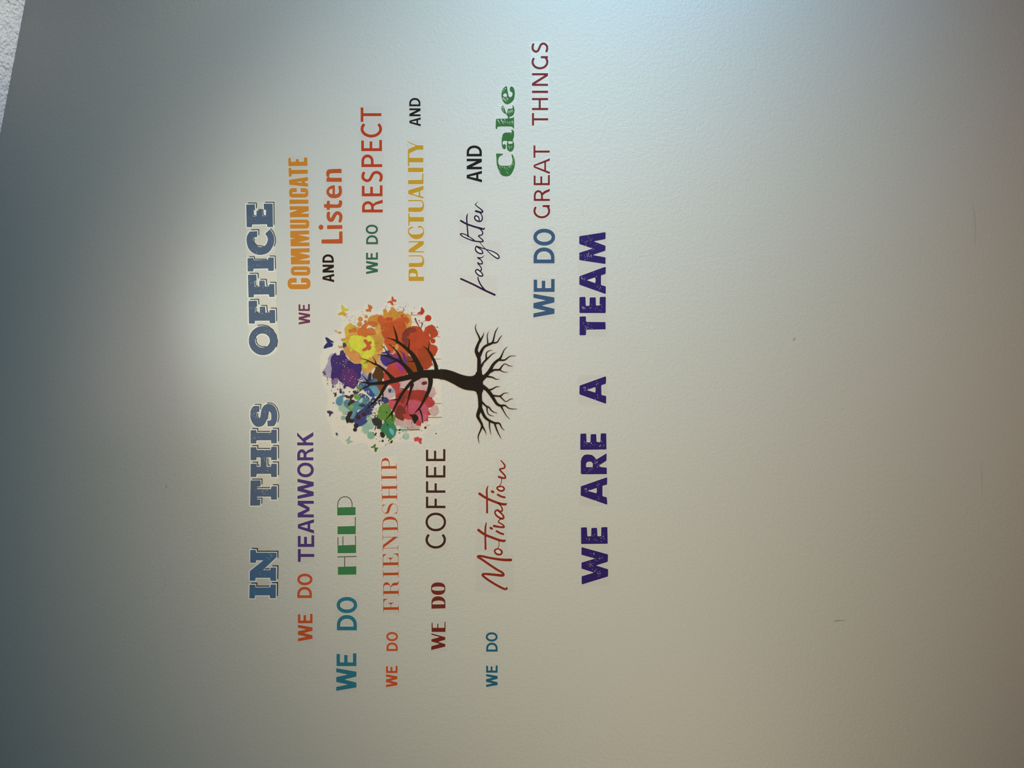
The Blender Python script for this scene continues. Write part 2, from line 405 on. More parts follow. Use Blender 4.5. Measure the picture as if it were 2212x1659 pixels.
R = reg(520, 420, 4.608)
word('worn grey-blue slab word OFFICE on a cream film patch', [
 slabL(R, [disc(222,1455,142,40,146)], [disc(217,1455,73,32,70)], [[(170,1304),(215,1299),(270,1310),(320,1345),(355,1400),(367,1460),(357,1518)],[(153,1430),(155,1470),(177,1503),(215,1516),(253,1515)]], 7, [(275,1370,4),(115,1430,7)], 28, 11),
 slabL(R, [[(78,1060),(162,1057),(165,1115),(143,1120),(145,1175),(190,1177),(190,1118),(243,1116),(247,1175),(285,1177),(287,1150),(342,1148),(345,1280),(290,1283),(287,1257),(142,1258),(140,1287),(82,1285)]], [],
  [[(97,1045),(178,1043),(182,1090)],[(151,1122),(154,1171),(176,1171)],[(207,1105),(260,1105),(265,1170),(276,1171)],[(302,1132),(356,1132),(358,1258)]], 7, [(105,1130,4),(212,1160,6)], 26, 12),
 slabL(R, [[(72,800),(155,797),(160,860),(138,862),(140,918),(185,918),(185,858),(238,856),(242,915),(280,917),(283,893),(335,890),(338,1020),(285,1022),(280,995),(132,997),(130,1025),(78,1025)]], [],
  [[(92,785),(172,785),(175,830)],[(148,867),(150,911),(171,912)],[(200,845),(255,845),(260,905),(271,912)],[(297,875),(350,875),(352,998)]], 7, [(100,860,4),(208,905,6)], 26, 13),
 slabL(R, [[(68,635),(125,632),(132,655),(272,650),(275,628),(330,628),(330,760),(275,762),(272,737),(128,740),(125,767),(70,767)]], [],
  [[(88,620),(135,620),(138,645),(258,645)],[(292,613),(343,613),(346,738)]], 7, [(95,730,3),(170,690,9)], 18, 14),
 slabL(R, [[(90,370),(90,370),(165,365),(165,365),(165,425),(165,425),(128,432),(128,470),(145,500),(175,520),(215,522),(250,500),(268,460),(265,425),(243,392),(243,392),(290,347),(290,347),(320,390),(335,440),(330,490),(305,545),(265,585),(210,602),(155,597),(105,570),(72,525),(58,460),(65,410)]], [],
  [[(107,352),(180,350),(181,403)],[(133,437),(134,480),(160,508),(228,517)],[(297,340),(325,375),(345,430),(345,480),(334,513)]], 7, [(295,440,8),(160,545,8)], 30, 15, True),
 slabL(R, [[(55,102),(140,98),(143,158),(120,162),(122,220),(155,218),(160,160),(215,152),(218,215),(250,220),(253,156),(232,150),(228,92),(318,92),(322,325),(265,325),(262,297),(113,300),(113,327),(60,325)]], [],
  [[(74,85),(156,87),(156,133)],[(125,167),(128,211),(148,212)],[(180,150),(222,152),(225,208),(246,214)],[(247,78),(330,78),(333,300)]], 7, [(85,265,4),(100,250,6)], 18, 16),
], ink((82, 93, 106), (178, 172, 155)), film=M_CREAM, rim=2.0, rim_mat=M_WHITE, dark=ink((34, 36, 46), (178, 172, 155)),
 hull=R(cr([(45,85),(150,78),(230,62),(340,62),(348,200),(340,320),(358,430),(350,540),(335,590),(356,620),(360,830),(366,1000),(352,1060),(372,1150),(366,1290),(385,1420),(375,1540),(310,1605),(215,1618),(110,1575),(70,1470),(85,1350),(68,1280),(62,1000),(55,780),(60,620),(48,500),(55,380)], 3)))

# ------------------------------------------------------------------ left-hand lines
OR_ = ink((176, 74, 38), (165, 160, 145)); L1 = (165, 160, 145)
R = reg(630, 1150, 6.9125)
word('rust-orange word WE that opens the line WE DO TEAMWORK', sans(R, [('W',93,313,1627,1378),('E',93,313,1357,1215)], 38), OR_)
word('rust-orange word DO just before the purple TEAMWORK', sans(R, [('D',84,303,980,812),('O',84,312,790,614)], 38), OR_)
R2 = reg(630, 920, 6.9125)
word('purple sans capitals spelling TEAMWORK under THIS', 
 sans(R, [('T',93,338,440,248),('E',92,338,218,42)], 43)+sans(R2, [('A',92,335,1607,1392),('M',90,332,1367,1117),('W',87,330,1093,788),('O',82,332,768,547),('R',83,326,515,325),('K',82,325,292,90)], 43),
 ink((74, 52, 104), (180, 172, 155)))

R = reg(710, 1270, 6.9125); TEAL = ink((38, 97, 108), (160, 155, 140))
word('large teal word WE that opens the line WE DO HELP', sans(R, [('W',112,415,1537,1197),('E',117,415,1167,975)], 52), TEAL)
word('large teal word DO just before the green block word HELP', sans(R, [('D',122,422,633,403),('O',118,427,377,133)], 52), TEAL)
R = reg(710, 1050, 6.9125)
def bars(R, box, lines, w=10):
    return Ltr([R(box)], [], [], [stroke(R([(x, y, w) for x, y in l]), None, len(l) > 2, True) for l in lines])
word('green HELP in solid green blocks with thin black strokes', [
 bars(R, [(137,1205),(413,1197),(413,1321),(137,1324)], [[(133,1058),(413,1050)],[(239,1055),(239,1202)]]),
 bars(R, [(133,885),(410,876),(410,999),(133,1003)], [[(139,770),(139,886)],[(213,757),(213,884)],[(400,744),(403,880)]]),
 bars(R, [(132,602),(407,594),(405,717),(132,719)], [[(398,464),(398,597)]]),
 bars(R, [(127,318),(402,311),(402,433),(127,438)], [[(131,318),(140,250),(160,200),(200,168),(245,160),(295,170),(330,205),(349,260),(348,313)]]),
], ink((54, 108, 62), (172, 165, 150)), extra_mat=ink((22, 30, 32), (172, 165, 150)))

R = reg(810, 1340, 10.37); OR2 = ink((172, 72, 36), (162, 158, 143))
word('small burnt-orange word WE that opens the line WE DO FRIENDSHIP', sans(R, [('W',245,504,1497,1207),('E',247,507,1180,1018)], 45), OR2)
word('small burnt-orange word DO just before the serif word FRIENDSHIP', sans(R, [('D',257,512,687,493),('O',252,517,467,258)], 45), OR2)
Ra, Rb = reg(810, 980, 9.2167), reg(810, 1150, 9.2167)
def didone(R, solids, hairs, smooths=(), w=11, holes=()):
    A = [R(p) for p in solids]+[R(cr(p, 3)) for p in smooths]
    for h in hairs: A += stroke(R([(q[0], q[1], q[2] if len(q) > 2 else w) for q in h]), None, len(h) > 2, False)
    return Ltr(A, [R(h) for h in holes])
word('tall thin orange high-contrast serif word FRIENDSHIP', [
 didone(Rb, [[(168,1490),(472,1486),(472,1540),(168,1544)],[(170,1322),(257,1319),(254,1327),(205,1345),(178,1385),(170,1385)],[(252,1400),(383,1394),(383,1402),(350,1410),(323,1440),(312,1440),(285,1412),(254,1408)]], [[(170,1325),(170,1592)],[(318,1490),(318,1425)],[(469,1430),(472,1587)]]),
 didone(Rb, [[(168,1168),(470,1163),(470,1220),(168,1225)]], [[(168,1100),(170,1273)],[(467,1115),(470,1268)],[(309,1078,11),(308,1168,11)]],
   [[(164,1170),(163,1070),(175,1022),(205,996),(240,991),(275,1008),(300,1046),(314,1088),(302,1072),(270,1047),(235,1043),(200,1050),(180,1075),(174,1120),(174,1170)],
    [(309,1092),(322,1055),(350,1018),(380,1002),(440,997),(462,985),(463,952),(471,952),(472,1000),(463,1032),(440,1050),(380,1058),(345,1066),(322,1088)]]),
 didone(Rb, [[(165,803),(466,798),(466,850),(165,856)]], [[(163,752),(165,908)],[(464,745),(466,902)]]),
 didone(Rb, [[(160,600),(462,594),(462,650),(160,656)],[(163,434),(236,430),(236,438),(200,452),(176,485),(163,500)],[(244,506),(373,498),(373,506),(342,515),(315,545),(303,545),(280,518),(246,514)],[(362,417),(462,416),(462,490),(452,490),(440,455),(410,435),(364,427)]], [[(161,440),(162,705)],[(309,600),(309,530)],[(460,420),(464,697)]]),
 didone(Rb, [[(155,255),(358,100),(462,88),(175,302),(157,302)]], [[(154,45),(155,157)],[(155,97),(460,90)],[(158,290),(160,378)],[(160,318),(456,305)],[(456,250),(457,357)]]),
 didone(Ra, [[(150,1468),(448,1463),(448,1516),(150,1520)]], [[(152,1420),(152,1568)],[(449,1420),(454,1562)]],
   [[(147,1465),(150,1380),(170,1310),(225,1265),(300,1252),(380,1268),(430,1310),(452,1370),(456,1465),(446,1465),(440,1390),(420,1345),(385,1320),(310,1310),(215,1322),(180,1345),(162,1385),(157,1465)]]),
 didone(Ra, [[(138,1014),(213,1014),(213,1021),(185,1026),(165,1045),(155,1040),(140,1022)],[(370,1192),(370,1186),(405,1182),(430,1160),(440,1165),(445,1192)]],
   [[(165,1040,9),(142,1075,9),(138,1110,9),(155,1155,9),(205,1189,12)],[(345,994,10),(400,1005,9),(440,1045,9),(452,1100,9),(442,1145,9),(425,1168,9)]],
   [[(200,1184),(235,1196),(275,1175),(298,1120),(318,1060),(345,1015),(385,1001),(345,989),(300,1005),(265,1050),(245,1110),(230,1158)]]),
 didone(Ra, [[(141,838),(440,832),(440,886),(143,891)],[(137,648),(436,643),(436,695),(138,701)]], [[(281,700),(284,836)],[(137,600),(137,752)],[(433,590),(437,743)],[(141,785),(144,942)],[(437,777),(439,930)]]),
 didone(Ra, [[(133,448),(431,443),(431,493),(133,498)]], [[(133,398),(135,550)],[(428,390),(433,543)]]),
 didone(Ra, [[(133,248),(430,243),(430,296),(133,301)]], [[(129,215),(130,352)],[(424,192),(430,342)]],
   [[(124,250),(127,165),(150,110),(208,83),(262,105),(287,165),(294,245),(281,245),(272,168),(240,143),(200,138),(160,150),(140,172),(135,250)]]),
], ink((178, 70, 32), (180, 173, 155)), rim=1.1)

R = reg(910, 1240, 9.759); DKR = ink((104, 36, 26), (168, 162, 145))
word('dark red heavy word WE that opens the line WE DO COFFEE', [
 Ltr([R(p) for p in [[(213,1247),(508,1330),(508,1385),(355,1428),(508,1475),(508,1530),(207,1603),(213,1520),(388,1470),(213,1422),(213,1375),(388,1328),(213,1277)]]]),
 Ltr([R([(217,1025),(240,1022),(245,1132),(335,1132),(338,1045),(362,1042),(362,1132),(487,1132),(490,1008),(512,1005),(512,1220),(217,1220)])])], DKR)
word('dark red heavy word DO with narrow slit openings, before COFFEE', [
 Ltr([R(cr([(215,730),(215,730),(215,600),(225,540),(265,490),(350,467),(440,485),(490,530),(508,590),(510,722),(510,722)], 4))], [R(cr([(237,640),(237,640),(242,605),(270,575),(370,558),(450,572),(482,600),(487,635),(487,635)], 3))]),
 Ltr([R(super_e(357,307,152,132,2.5))], [R(super_e(357,307,132,43,2.6))])], DKR)
R = reg(900, 950, 6.636)
word('thin dark brown sans word COFFEE', sans(R, [('C',127,420,1560,1347),('O',127,422,1312,1043),('F',133,413,980,815),('F',133,413,760,595),('E',133,413,542,367),('E',133,413,307,133)], 33),
 ink((62, 32, 28), (185, 178, 160)))

R = reg(1030, 1350, 11.06); TB = ink((30, 82, 100), (168, 160, 145))
word('small dark teal word WE that opens the line WE DO Motivation', sans(R, [('W',222,497,1482,1170),('E',222,497,1140,965)], 48), TB)
word('small dark teal word DO just before the script word Motivation', sans(R, [('D',223,498,637,420),('O',213,498,397,172)], 48), TB)

def script(R, groups, w):
    return [Ltr([q for st in g for q in stroke(R([(p[0], p[1], (p[2] if len(p) > 2 else w)*1.13) for p in st]), None, True, True, 3)]) for g in groups]
R = reg(1010, 980, 5.352)
word('brick-red handwritten script word Motivation', script(R, [
 [[(450,1543,10),(455,1560,20),(420,1562,24),(320,1510,24),(240,1460,24),(185,1418,24),(172,1398,22),(200,1390,24),(300,1398,26),(400,1408,28),(416,1393,24),(395,1370,24),(340,1340,24),(250,1280,24),(170,1225,24),(122,1195,24),(125,1184,22),(160,1184,24),(250,1203,24),(350,1220,26),(430,1228,28),(500,1228,30)]],
 [[(350,1098,14),(322,1108,18),(313,1130,18),(335,1160,20),(375,1166,20),(396,1148,20),(392,1122,20),(370,1105,16),(350,1098,10),(360,1070,9),(365,1040,8),(360,1010,8)]],
 [[(125,882,28),(200,935,26),(300,975,26),(380,1003,26),(425,1008,26),(434,998,12)],[(218,797,10),(207,850,20),(205,950,20),(208,1102,22)]],
 [[(335,895,22),(375,917,22),(412,930,22)],[(266,858,26),(281,866,26)]],
 [[(305,835,26),(355,845,22),(420,850,20),(405,820,16),(358,792,14),(365,770,12),(385,755,10)]],
 [[(350,650,20),(322,662,18),(318,690,18),(345,725,20),(395,752,22),(418,738,20),(400,700,18),(350,655,18),(385,668,18),(402,652,18),(390,610,14),(355,575,10)]],
 [[(138,462,28),(210,510,26),(300,550,26),(380,578,26),(435,586,26),(450,575,12)],[(236,375,10),(222,420,20),(225,520,20),(226,680,22)]],
 [[(348,473,22),(390,495,22),(430,505,22)],[(282,436,26),(297,444,26)]],
 [[(375,380,16),(348,385,18),(342,402,18),(365,425,20),(402,430,20),(425,410,18),(410,385,18),(375,375,14),(370,370,10),(390,335,9),(392,290,9)]],
 [[(360,266,22),(400,280,22),(435,280,20),(430,250,18),(375,190,18),(383,175,18),(425,165,18),(428,130,18),(385,78,12)]],
], 22), ink((138, 43, 26), (185, 178, 160)))

# ------------------------------------------------------------------ right-hand lines
R = reg(630, 640, 20.74)
word('small plum word WE just before the orange COMMUNICATE', sans(R, [('W',312,830,1268,715),('E',308,818,660,345)], 84), ink((112, 56, 78), (190, 184, 166)))
R = reg(610, 330, 5.352)
def rr(x0, y0, x1, y1, r): 
    o = []
    for cx, cy, a in ((x1-r, y1-r, 0), (x0+r, y1-r, 1), (x0+r, y0+r, 2), (x1-r, y0+r, 3)):
        for k in range(6):
            t = (a+k/5)*math.pi/2; o.append((cx+r*math.cos(t), cy+r*math.sin(t)))
    return o
def C_(x0, y0, x1, y1, r, s, g): return Ltr([R(rr(x0, y0, x1, y1, r))], [R(rr(*s, 6)), R(rc(g[0], y0-6, g[1], (s[1]+s[3])/2))])
def plainL(R, *polys, holes=()): return Ltr([R(p) for p in polys], [R(h) for h in holes])
word('bold condensed orange word COMMUNICATE', [
 C_(60,1447,325,1578,52,(105,1502,280,1520),(165,215)),
 Ltr([R(rr(97,1312,323,1420,42))], [R(rr(135,1358,283,1374,6))]),
 plainL(R, [(97,1107),(315,1103),(315,1150),(185,1155),(315,1185),(315,1213),(190,1243),(320,1243),(318,1290),(98,1292),(97,1203),(165,1197),(97,1190)]),
 plainL(R, [(90,903),(310,898),(312,943),(180,948),(312,975),(312,1003),(185,1037),(313,1035),(315,1080),(95,1083),(93,998),(155,990),(91,985)]),
 Ltr([R(rr(187,772,312,877,38)), R([(87,772),(250,772),(250,877),(90,877)])], [R(rr(80,813,272,828,6))]),
 plainL(R, [(84,617),(303,617),(305,675),(205,703),(305,702),(306,745),(88,747),(86,692),(182,660),(85,662)]),
 plainL(R, [(82,541),(301,541),(302,590),(82,593)]),
 C_(77,408,300,518,40,(115,457,265,472),(167,210)),
 plainL(R, [(77,312),(296,279),(296,325),(268,329),(258,340),(268,350),(297,353),(298,393),(78,370)], holes=[[(155,340),(220,332),(222,347)]]),
 plainL(R, [(70,177),(102,172),(107,198),(293,195),(295,243),(107,247),(107,275),(75,277)]),
 plainL(R, [(68,62),(98,58),(100,103),(155,103),(157,73),(190,70),(192,103),(248,103),(248,55),(288,53),(290,152),(70,155)]),
], ink((200, 128, 44), (182, 182, 172)))
R = reg(680, 350, 6.144)
word('black word AND just before the terracotta Listen', sans(R, [('A',102,258,1596,1483),('N',103,254,1468,1362),('D',101,252,1337,1225)], 28), ink((30, 22, 18), (195, 192, 178)))
word('terracotta word Listen in rounded lower case', [
 plainL(R, [(88,1083),(88,1028),(322,1022),(322,922),(368,918),(370,1083)]),
 Ltr([R([(162,838),(367,835),(367,888),(163,892)]), R(disc(83,865,33,20,35))]),
 Ltr(stroke(R([(184,672,46),(178,720,46),(196,765,50),(230,765,52),(258,715,50),(285,680,48),(320,680,48),(344,712,48),(345,750,44),(332,790,42)]), None, True, False, 5)),
 plainL(R, cr([(120,557),(120,557),(157,560),(157,560),(160,515),(160,515),(200,512),(200,512),(200,558),(200,558),(298,562),(318,545),(320,508),(320,508),(357,508),(357,508),(365,545),(352,590),(325,608),(200,610),(200,610),(198,635),(198,635),(160,638),(160,638),(157,607),(157,607),(125,607),(125,607)], 3)),
 plainL(R, cr([(268,307),(268,307),(215,315),(172,345),(152,395),(165,435),(200,470),(258,482),(315,470),(350,440),(362,395),(358,350),(345,310),(345,310),(308,322),(308,322),(318,365),(318,400),(300,422),(268,430),(268,430)], 4), holes=[cr([(235,355),(235,355),(205,365),(190,393),(205,418),(235,425),(235,425)], 3)]),
 plainL(R, cr([(155,263),(155,263),(155,210),(155,210),(170,206),(154,180),(152,140),(165,112),(200,95),(355,90),(355,90),(357,147),(357,147),(215,152),(196,172),(203,206),(357,208),(357,208),(360,265),(360,265)], 4)),
], ink((186, 88, 46), (190, 190, 180)))

R = reg(770, 470, 11.85); GRN = ink((52, 100, 76), (198, 192, 180))
word('dark green word WE that opens the line WE DO RESPECT', sans(R, [('W',246,550,1447,1107),('E',245,550,1078,890)], 51), GRN)
word('dark green word DO just before RESPECT', sans(R, [('D',247,552,684,452),('O',237,552,425,180)], 51), GRN)
R = reg(770, 220, 6.381)
word('thin rust-red capitals spelling RESPECT', sans(R, [('R',77,363,1525,1347),('E',74,360,1303,1150),('S',68,363,1112,947),('P',68,355,900,725),('E',65,352,680,525),('C',58,353,493,294),('T',58,345,277,77)], 38),
 ink((178, 64, 34), (185, 192, 192)))

Ra, Rb = reg(870, 290, 9.759), reg(870, 440, 9.2167)
sm = lambda p: cr(p, 4)
word('mustard-yellow thick and thin word PUNCTUALITY', [
 plainL(Rb, sm([(117,1540),(117,1540),(117,1340),(150,1300),(205,1288),(260,1305),(290,1345),(300,1400),(300,1453),(300,1453),(415,1455),(423,1465),(423,1540),(423,1540)]), holes=[sm([(140,1450),(140,1450),(140,1405),(170,1383),(220,1383),(260,1400),(270,1450),(270,1450)])]),
 plainL(Rb, sm([(115,1027),(115,1027),(350,1027),(395,1050),(425,1110),(425,1180),(400,1240),(355,1260),(120,1260),(120,1260),(118,1180),(118,1180),(350,1175),(385,1150),(393,1115),(380,1075),(345,1050),(115,1050),(115,1050)])),
 plainL(Rb, [(115,745),(410,742),(422,760),(422,800),(400,830),(232,945),(422,945),(422,970),(130,972),(115,955),(115,925),(130,905),(318,772),(115,770)]),
 plainL(Rb, sm([(185,458),(205,462),(215,490),(190,487),(155,500),(130,530),(130,565),(160,600),(220,612),(330,605),(385,580),(403,545),(395,500),(360,478),(300,478),(300,455),(340,442),(380,455),(415,500),(425,560),(415,620),(375,675),(310,703),(240,703),(170,670),(120,610),(103,560),(112,500),(145,470)])),
 plainL(Rb, [(108,185),(133,185),(138,262),(418,265),(423,275),(423,350),(418,358),(138,358),(138,438),(110,438)]),
 plainL(Ra, sm([(112,1385),(112,1385),(370,1385),(420,1410),(445,1460),(448,1530),(430,1590),(390,1630),(340,1637),(117,1637),(117,1637),(117,1543),(117,1543),(370,1540),(410,1515),(418,1470),(405,1430),(370,1413),(112,1413),(112,1413)])),
 plainL(Ra, [(115,1180),(437,1085),(438,1170),(370,1195),(372,1300),(438,1320),(442,1345),(435,1357),(115,1260)], holes=[[(200,1253),(335,1210),(335,1298)]]),
 plainL(Ra, [(110,967),(405,960),(408,835),(425,820),(437,822),(437,1052),(110,1052)]),
 plainL(Ra, [(108,705),(436,705),(436,797),(108,797)]),
 plainL(Ra, [(107,404),(140,402),(140,495),(435,497),(435,593),(140,590),(137,680),(107,680)]),
 Ltr([Ra([(107,318),(245,257),(310,231),(435,232),(433,327),(305,327),(140,402),(107,402)])]+stroke(Ra([(108,164,20),(285,237,22)]), None, False)),
], ink((200, 157, 46), (195, 198, 192)))
R = reg(870, 195, 18.43)
word('small black word AND just after the mustard PUNCTUALITY', sans(R, [('A',266,718,1437,1080),('N',260,710,1037,720),('D',258,704,640,308)], 72), ink((14, 14, 18), (188, 197, 198)))

R = reg(980, 420, 7.213)
word('dark violet handwritten script word Laughter', script(R, [
 [[(112,1315,26),(300,1400,26),(470,1487,28),(640,1565,28)],[(378,1288,16),(388,1340,20),(430,1420,20),(500,1500,18)]],
 [[(368,1168,20),(342,1185,18),(345,1215,18),(390,1262,20),(440,1274,20),(455,1255,18),(430,1215,16),(378,1172,18),(405,1190,18),(432,1178,18),(425,1135,16),(378,1080,14)]],
 [[(375,1062,18),(395,1078,18),(438,1083,20),(446,1060,18),(425,1022,16),(372,985,18),(420,990,16),(455,972,12),(476,950,6)]],
 [[(350,812,16),(338,838,18),(350,885,20),(395,917,20),(440,922,20),(453,905,18),(430,862,16),(352,808,18),(420,830,18),(500,855,14),(600,885,16),(680,930,18),(708,970,18),(700,998,18),(660,988,18),(580,930,14),(500,855,12),(450,800,10),(405,745,10)]],
 [[(320,712,16),(250,665,14),(170,620,16),(115,612,18),(108,628,18),(150,660,16),(250,705,18),(330,728,20),(440,738,20),(458,722,20),(430,690,16),(388,652,18),(400,638,18),(438,632,18),(453,595,18),(430,558,16),(395,530,12)]],
 [[(112,410,28),(200,460,26),(330,505,26),(430,532,28),(470,540,22),(480,520,12)],[(220,300,8),(205,345,20),(207,450,20),(225,655,20)]],
 [[(398,402,16),(388,355,18),(350,333,20),(326,352,20),(336,392,20),(380,418,22),(428,415,20),(446,375,18),(438,325,16),(410,290,14)]],
 [[(345,260,30),(400,275,28),(438,280,26),(446,250,20),(340,165,14),(355,140,10),(378,108,5)]],
], 20), ink((42, 22, 62), (198, 196, 184)))
R = reg(995, 300, 16.59)
word('large black word AND just after the script word Laughter', sans(R, [('A',217,766,1562,1143),('N',217,762,1093,712),('D',216,762,630,236)], 86), ink((18, 14, 16), (196, 200, 196)))

R = reg(1055, 175, 7.541)
def cake(poly, holes, slits):
    return Ltr([R(cr(poly, 3))], [R(cr(h, 3)) for h in holes]+[[*R(rc(-1, -1, 0, 0))] for _ in ()]+[R([(a+n, b-m), (c, d), (a-n, b+m)]) for a, b, c, d, n, m in slits])
def hatch(x0, y0, dx, dy, n, sx, sy, w, seed):
    r = random.Random(seed); o = []
    for k in range(n):
        a = x0+k*sx+r.uniform(-3, 3); b = y0+k*sy+r.uniform(-5, 5); f = r.uniform(0.6, 1.1)
        o.append((a, b, a+dx*f, b+dy*f, w*r.uniform(0.7, 1.2), w*0.5))
    return o
word('green hand-hatched fat serif word Cake', [
 cake([(125,1190),(150,1180),(225,1185),(240,1193),(225,1210),(190,1225),(165,1265),(160,1320),(175,1362),(210,1378),(330,1378),(375,1350),(392,1290),(376,1205),(388,1193),(410,1230),(430,1290),(432,1370),(410,1450),(370,1520),(325,1551),(250,1550),(200,1520),(160,1440),(135,1350),(130,1250)],
  [], hatch(180,1385,45,75,4,38,6,3.5,3)+hatch(330,1395,30,45,5,14,-14,4,4)+hatch(395,1330,26,20,6,3,-20,3,5)+[(170,1440,215,1520,3,2),(300,1480,335,1535,3,2),(150,1210,175,1200,3,3)]),
 cake([(375,793),(400,798),(418,830),(418,900),(405,945),(398,965),(415,1000),(420,1060),(410,1110),(385,1145),(350,1152),(315,1130),(300,1090),(300,1020),(305,980),(245,980),(232,1010),(240,1040),(265,1025),(285,1050),(283,1095),(260,1115),(225,1080),(215,1000),(220,920),(240,860),(280,840),(370,838),(385,820),(370,805)],
  [[(325,985),(385,985),(397,1000),(385,1020),(330,1022)]], [(330,1060,355,1120,5,3),(365,1070,395,1100,4,2),(375,1060,405,1075,3,2),(362,850,366,880,4,0),(232,900,240,930,2,0)]),
 cake([(135,615),(135,615),(310,612),(310,612),(318,590),(290,545),(255,525),(225,490),(212,455),(220,410),(240,402),(260,440),(275,480),(300,540),(303,500),(318,460),(345,450),(375,452),(398,430),(388,405),(398,395),(420,430),(427,490),(410,550),(380,575),(345,585),(345,605),(395,600),(410,583),(418,600),(418,770),(405,775),(390,750),(340,742),(160,745),(148,780),(130,782),(118,765),(122,640)],
  [[(236,415),(228,440),(236,450),(245,435)]], hatch(150,625,55,105,2,60,-2,7,6)+hatch(215,650,45,80,6,30,2,4,7)+hatch(312,490,28,70,6,15,-4,4,8)+[(235,460,262,515,4,3),(262,620,280,650,6,2),(390,650,412,700,6,3)]),
 cake([(215,190),(235,130),(270,95),(295,85),(305,100),(312,150),(330,240),(345,260),(375,255),(392,225),(385,185),(355,170),(347,130),(360,95),(380,88),(410,110),(428,160),(430,230),(415,300),(375,350),(310,382),(260,360),(225,310),(212,250)],
  [[(242,225),(262,205),(290,205),(302,235),(298,255),(250,255)],disc(250,142,8,8),disc(276,125,9,8)], [(245,275,305,362,7,4),(225,270,255,350,3,2),(290,270,335,300,6,3),(310,280,320,340,4,2),(345,275,385,255,5,5),(365,330,390,310,7,6),(285,290,300,330,3,2),(235,175,285,165,3,4)]),
], ink((54, 118, 62), (195, 202, 204)))

R = reg(1135, 480, 7.541); BL = ink((62, 90, 120), (196, 194, 184))
word('large steel-blue word WE that opens the line WE DO GREAT THINGS', sans(R, [('W',129,473,1552,1165),('E',133,476,1136,925)], 58), BL)
word('large steel-blue word DO just before the dark red GREAT', sans(R, [('D',131,474,670,412),('O',128,484,382,106)], 58), BL)
R = reg(1135, 300, 9.217); MAR = ink((122, 30, 34), (192, 200, 198))
word('thin dark red word GREAT', sans(R, [('G',160,492,1582,1318),('R',166,486,1236,992),('E',164,486,922,720),('A',163,486,702,388),('T',160,484,377,130)], 38), MAR)
R = reg(1135, 80, 8.295)
word('thin dark red word THINGS just after GREAT', sans(R, [('T',117,408,1587,1362),('H',117,407,1310,1093),('I',117,406,1004,962),('N',117,405,877,648),('G',110,410,580,342),('S',109,409,286,95)], 36), ink((126, 34, 42), (196, 208, 212)))

# ------------------------------------------------------------------ WE ARE A TEAM
VIO = ink((48, 33, 94), (190, 184, 168))
def fat(R, poly, spk, n, seed, holes=(), k=1.9):
    # softened corners
    q = []
    L = len(poly)
    for i in range(L):
        a, b, c = poly[i-1], poly[i], poly[(i+1) % L]
        d1, d2 = math.dist(a, b), math.dist(b, c); r = 1.4*R.s
        t1, t2 = min(0.35, r/d1), min(0.35, r/d2)
        q += [(b[0]+(a[0]-b[0])*t1, b[1]+(a[1]-b[1])*t1), b[:2] if min(d1, d2) < 2*r else (b[0]*.7+.15*(a[0]*t1*2+b[0]*(1-t1*2)+c[0]*t2*2+b[0]*(1-t2*2)), b[1]*.7+.15*(a[1]*t1*2+b[1]*(1-t1*2)+c[1]*t2*2+b[1]*(1-t2*2))), (b[0]+(c[0]-b[0])*t2, b[1]+(c[1]-b[1])*t2)]
    S = [R(h) for h in holes]+specks([(*R([(x, y)])[0], r_) for x, y, r_ in spk], n, k, seed, 0.2, 1.0)
    return Ltr([R(q)], S)
def regs(x, y, s):
    class K:
        def __call__(self, pts): return reg(x, y, s)(pts)
    o = K(); o.s = s; return o
R = regs(1240, 1110, 10.055)
word('heavy violet-blue distressed word WE that opens WE ARE A TEAM', [
 fat(R, [(160,728),(172,723),(725,875),(738,890),(735,1040),(480,1120),(735,1200),(742,1215),(740,1360),(190,1528),(165,1525),(163,1360),(175,1352),(430,1275),(165,1190),(160,1180),(160,1065),(170,1055),(455,970),(165,890),(158,880)],
  [(540,960,4),(500,1000,3),(390,1100,4),(340,1100,3),(540,1290,4),(440,1200,4),(410,880,2.5)], 62, 21),
 fat(R, [(150,295),(270,290),(280,300),(290,485),(370,485),(375,305),(490,300),(502,315),(510,485),(588,485),(590,290),(715,285),(725,300),(732,640),(720,650),(165,655),(152,645)], [(420,530,4),(590,540,4),(280,540,4),(640,490,3)], 28, 22)], VIO)
R = regs(1240, 800, 5.53)
word('heavy violet-blue distressed word ARE in WE ARE A TEAM', [
 fat(R, [(80,1385),(388,1278),(397,1285),(395,1365),(340,1378),(340,1503),(392,1515),(398,1600),(388,1603),(85,1498),(78,1488)], [(155,1435,2.5),(130,1420,2.5),(290,1370,3.5),(295,1515,3)], 26, 23, [[(168,1440),(268,1405),(273,1435),(266,1468)]]),
 fat(R, [(80,1085),(90,1045),(120,1010),(165,1003),(215,1010),(250,1040),(265,1065),(385,992),(390,1000),(388,1080),(300,1135),(320,1155),(385,1160),(392,1170),(392,1240),(90,1242),(80,1230)], [(265,1150,4.5),(185,1195,4),(255,1100,3)], 36, 24, [cr([(145,1155),(145,1155),(145,1115),(165,1093),(205,1093),(222,1115),(222,1155),(222,1155)], 3)]),
 fat(R, [(75,757),(140,753),(147,765),(150,860),(195,860),(198,762),(265,760),(270,855),(315,855),(318,752),(385,752),(388,945),(80,950),(73,940)], [(215,875,4),(320,885,4),(140,890,4)], 30, 25)], VIO)
word('heavy violet-blue distressed single A between ARE and TEAM', [
 fat(R, [(65,182),(372,72),(383,80),(382,160),(325,178),(328,295),(380,305),(385,315),(383,395),(372,397),(72,290),(63,280)], [(145,225,2.5),(115,210,2.5),(280,165,3.5),(285,305,3)], 26, 23, [[(155,235),(252,200),(258,230),(252,265)]])], VIO)
R = regs(1240, 490, 6.771)
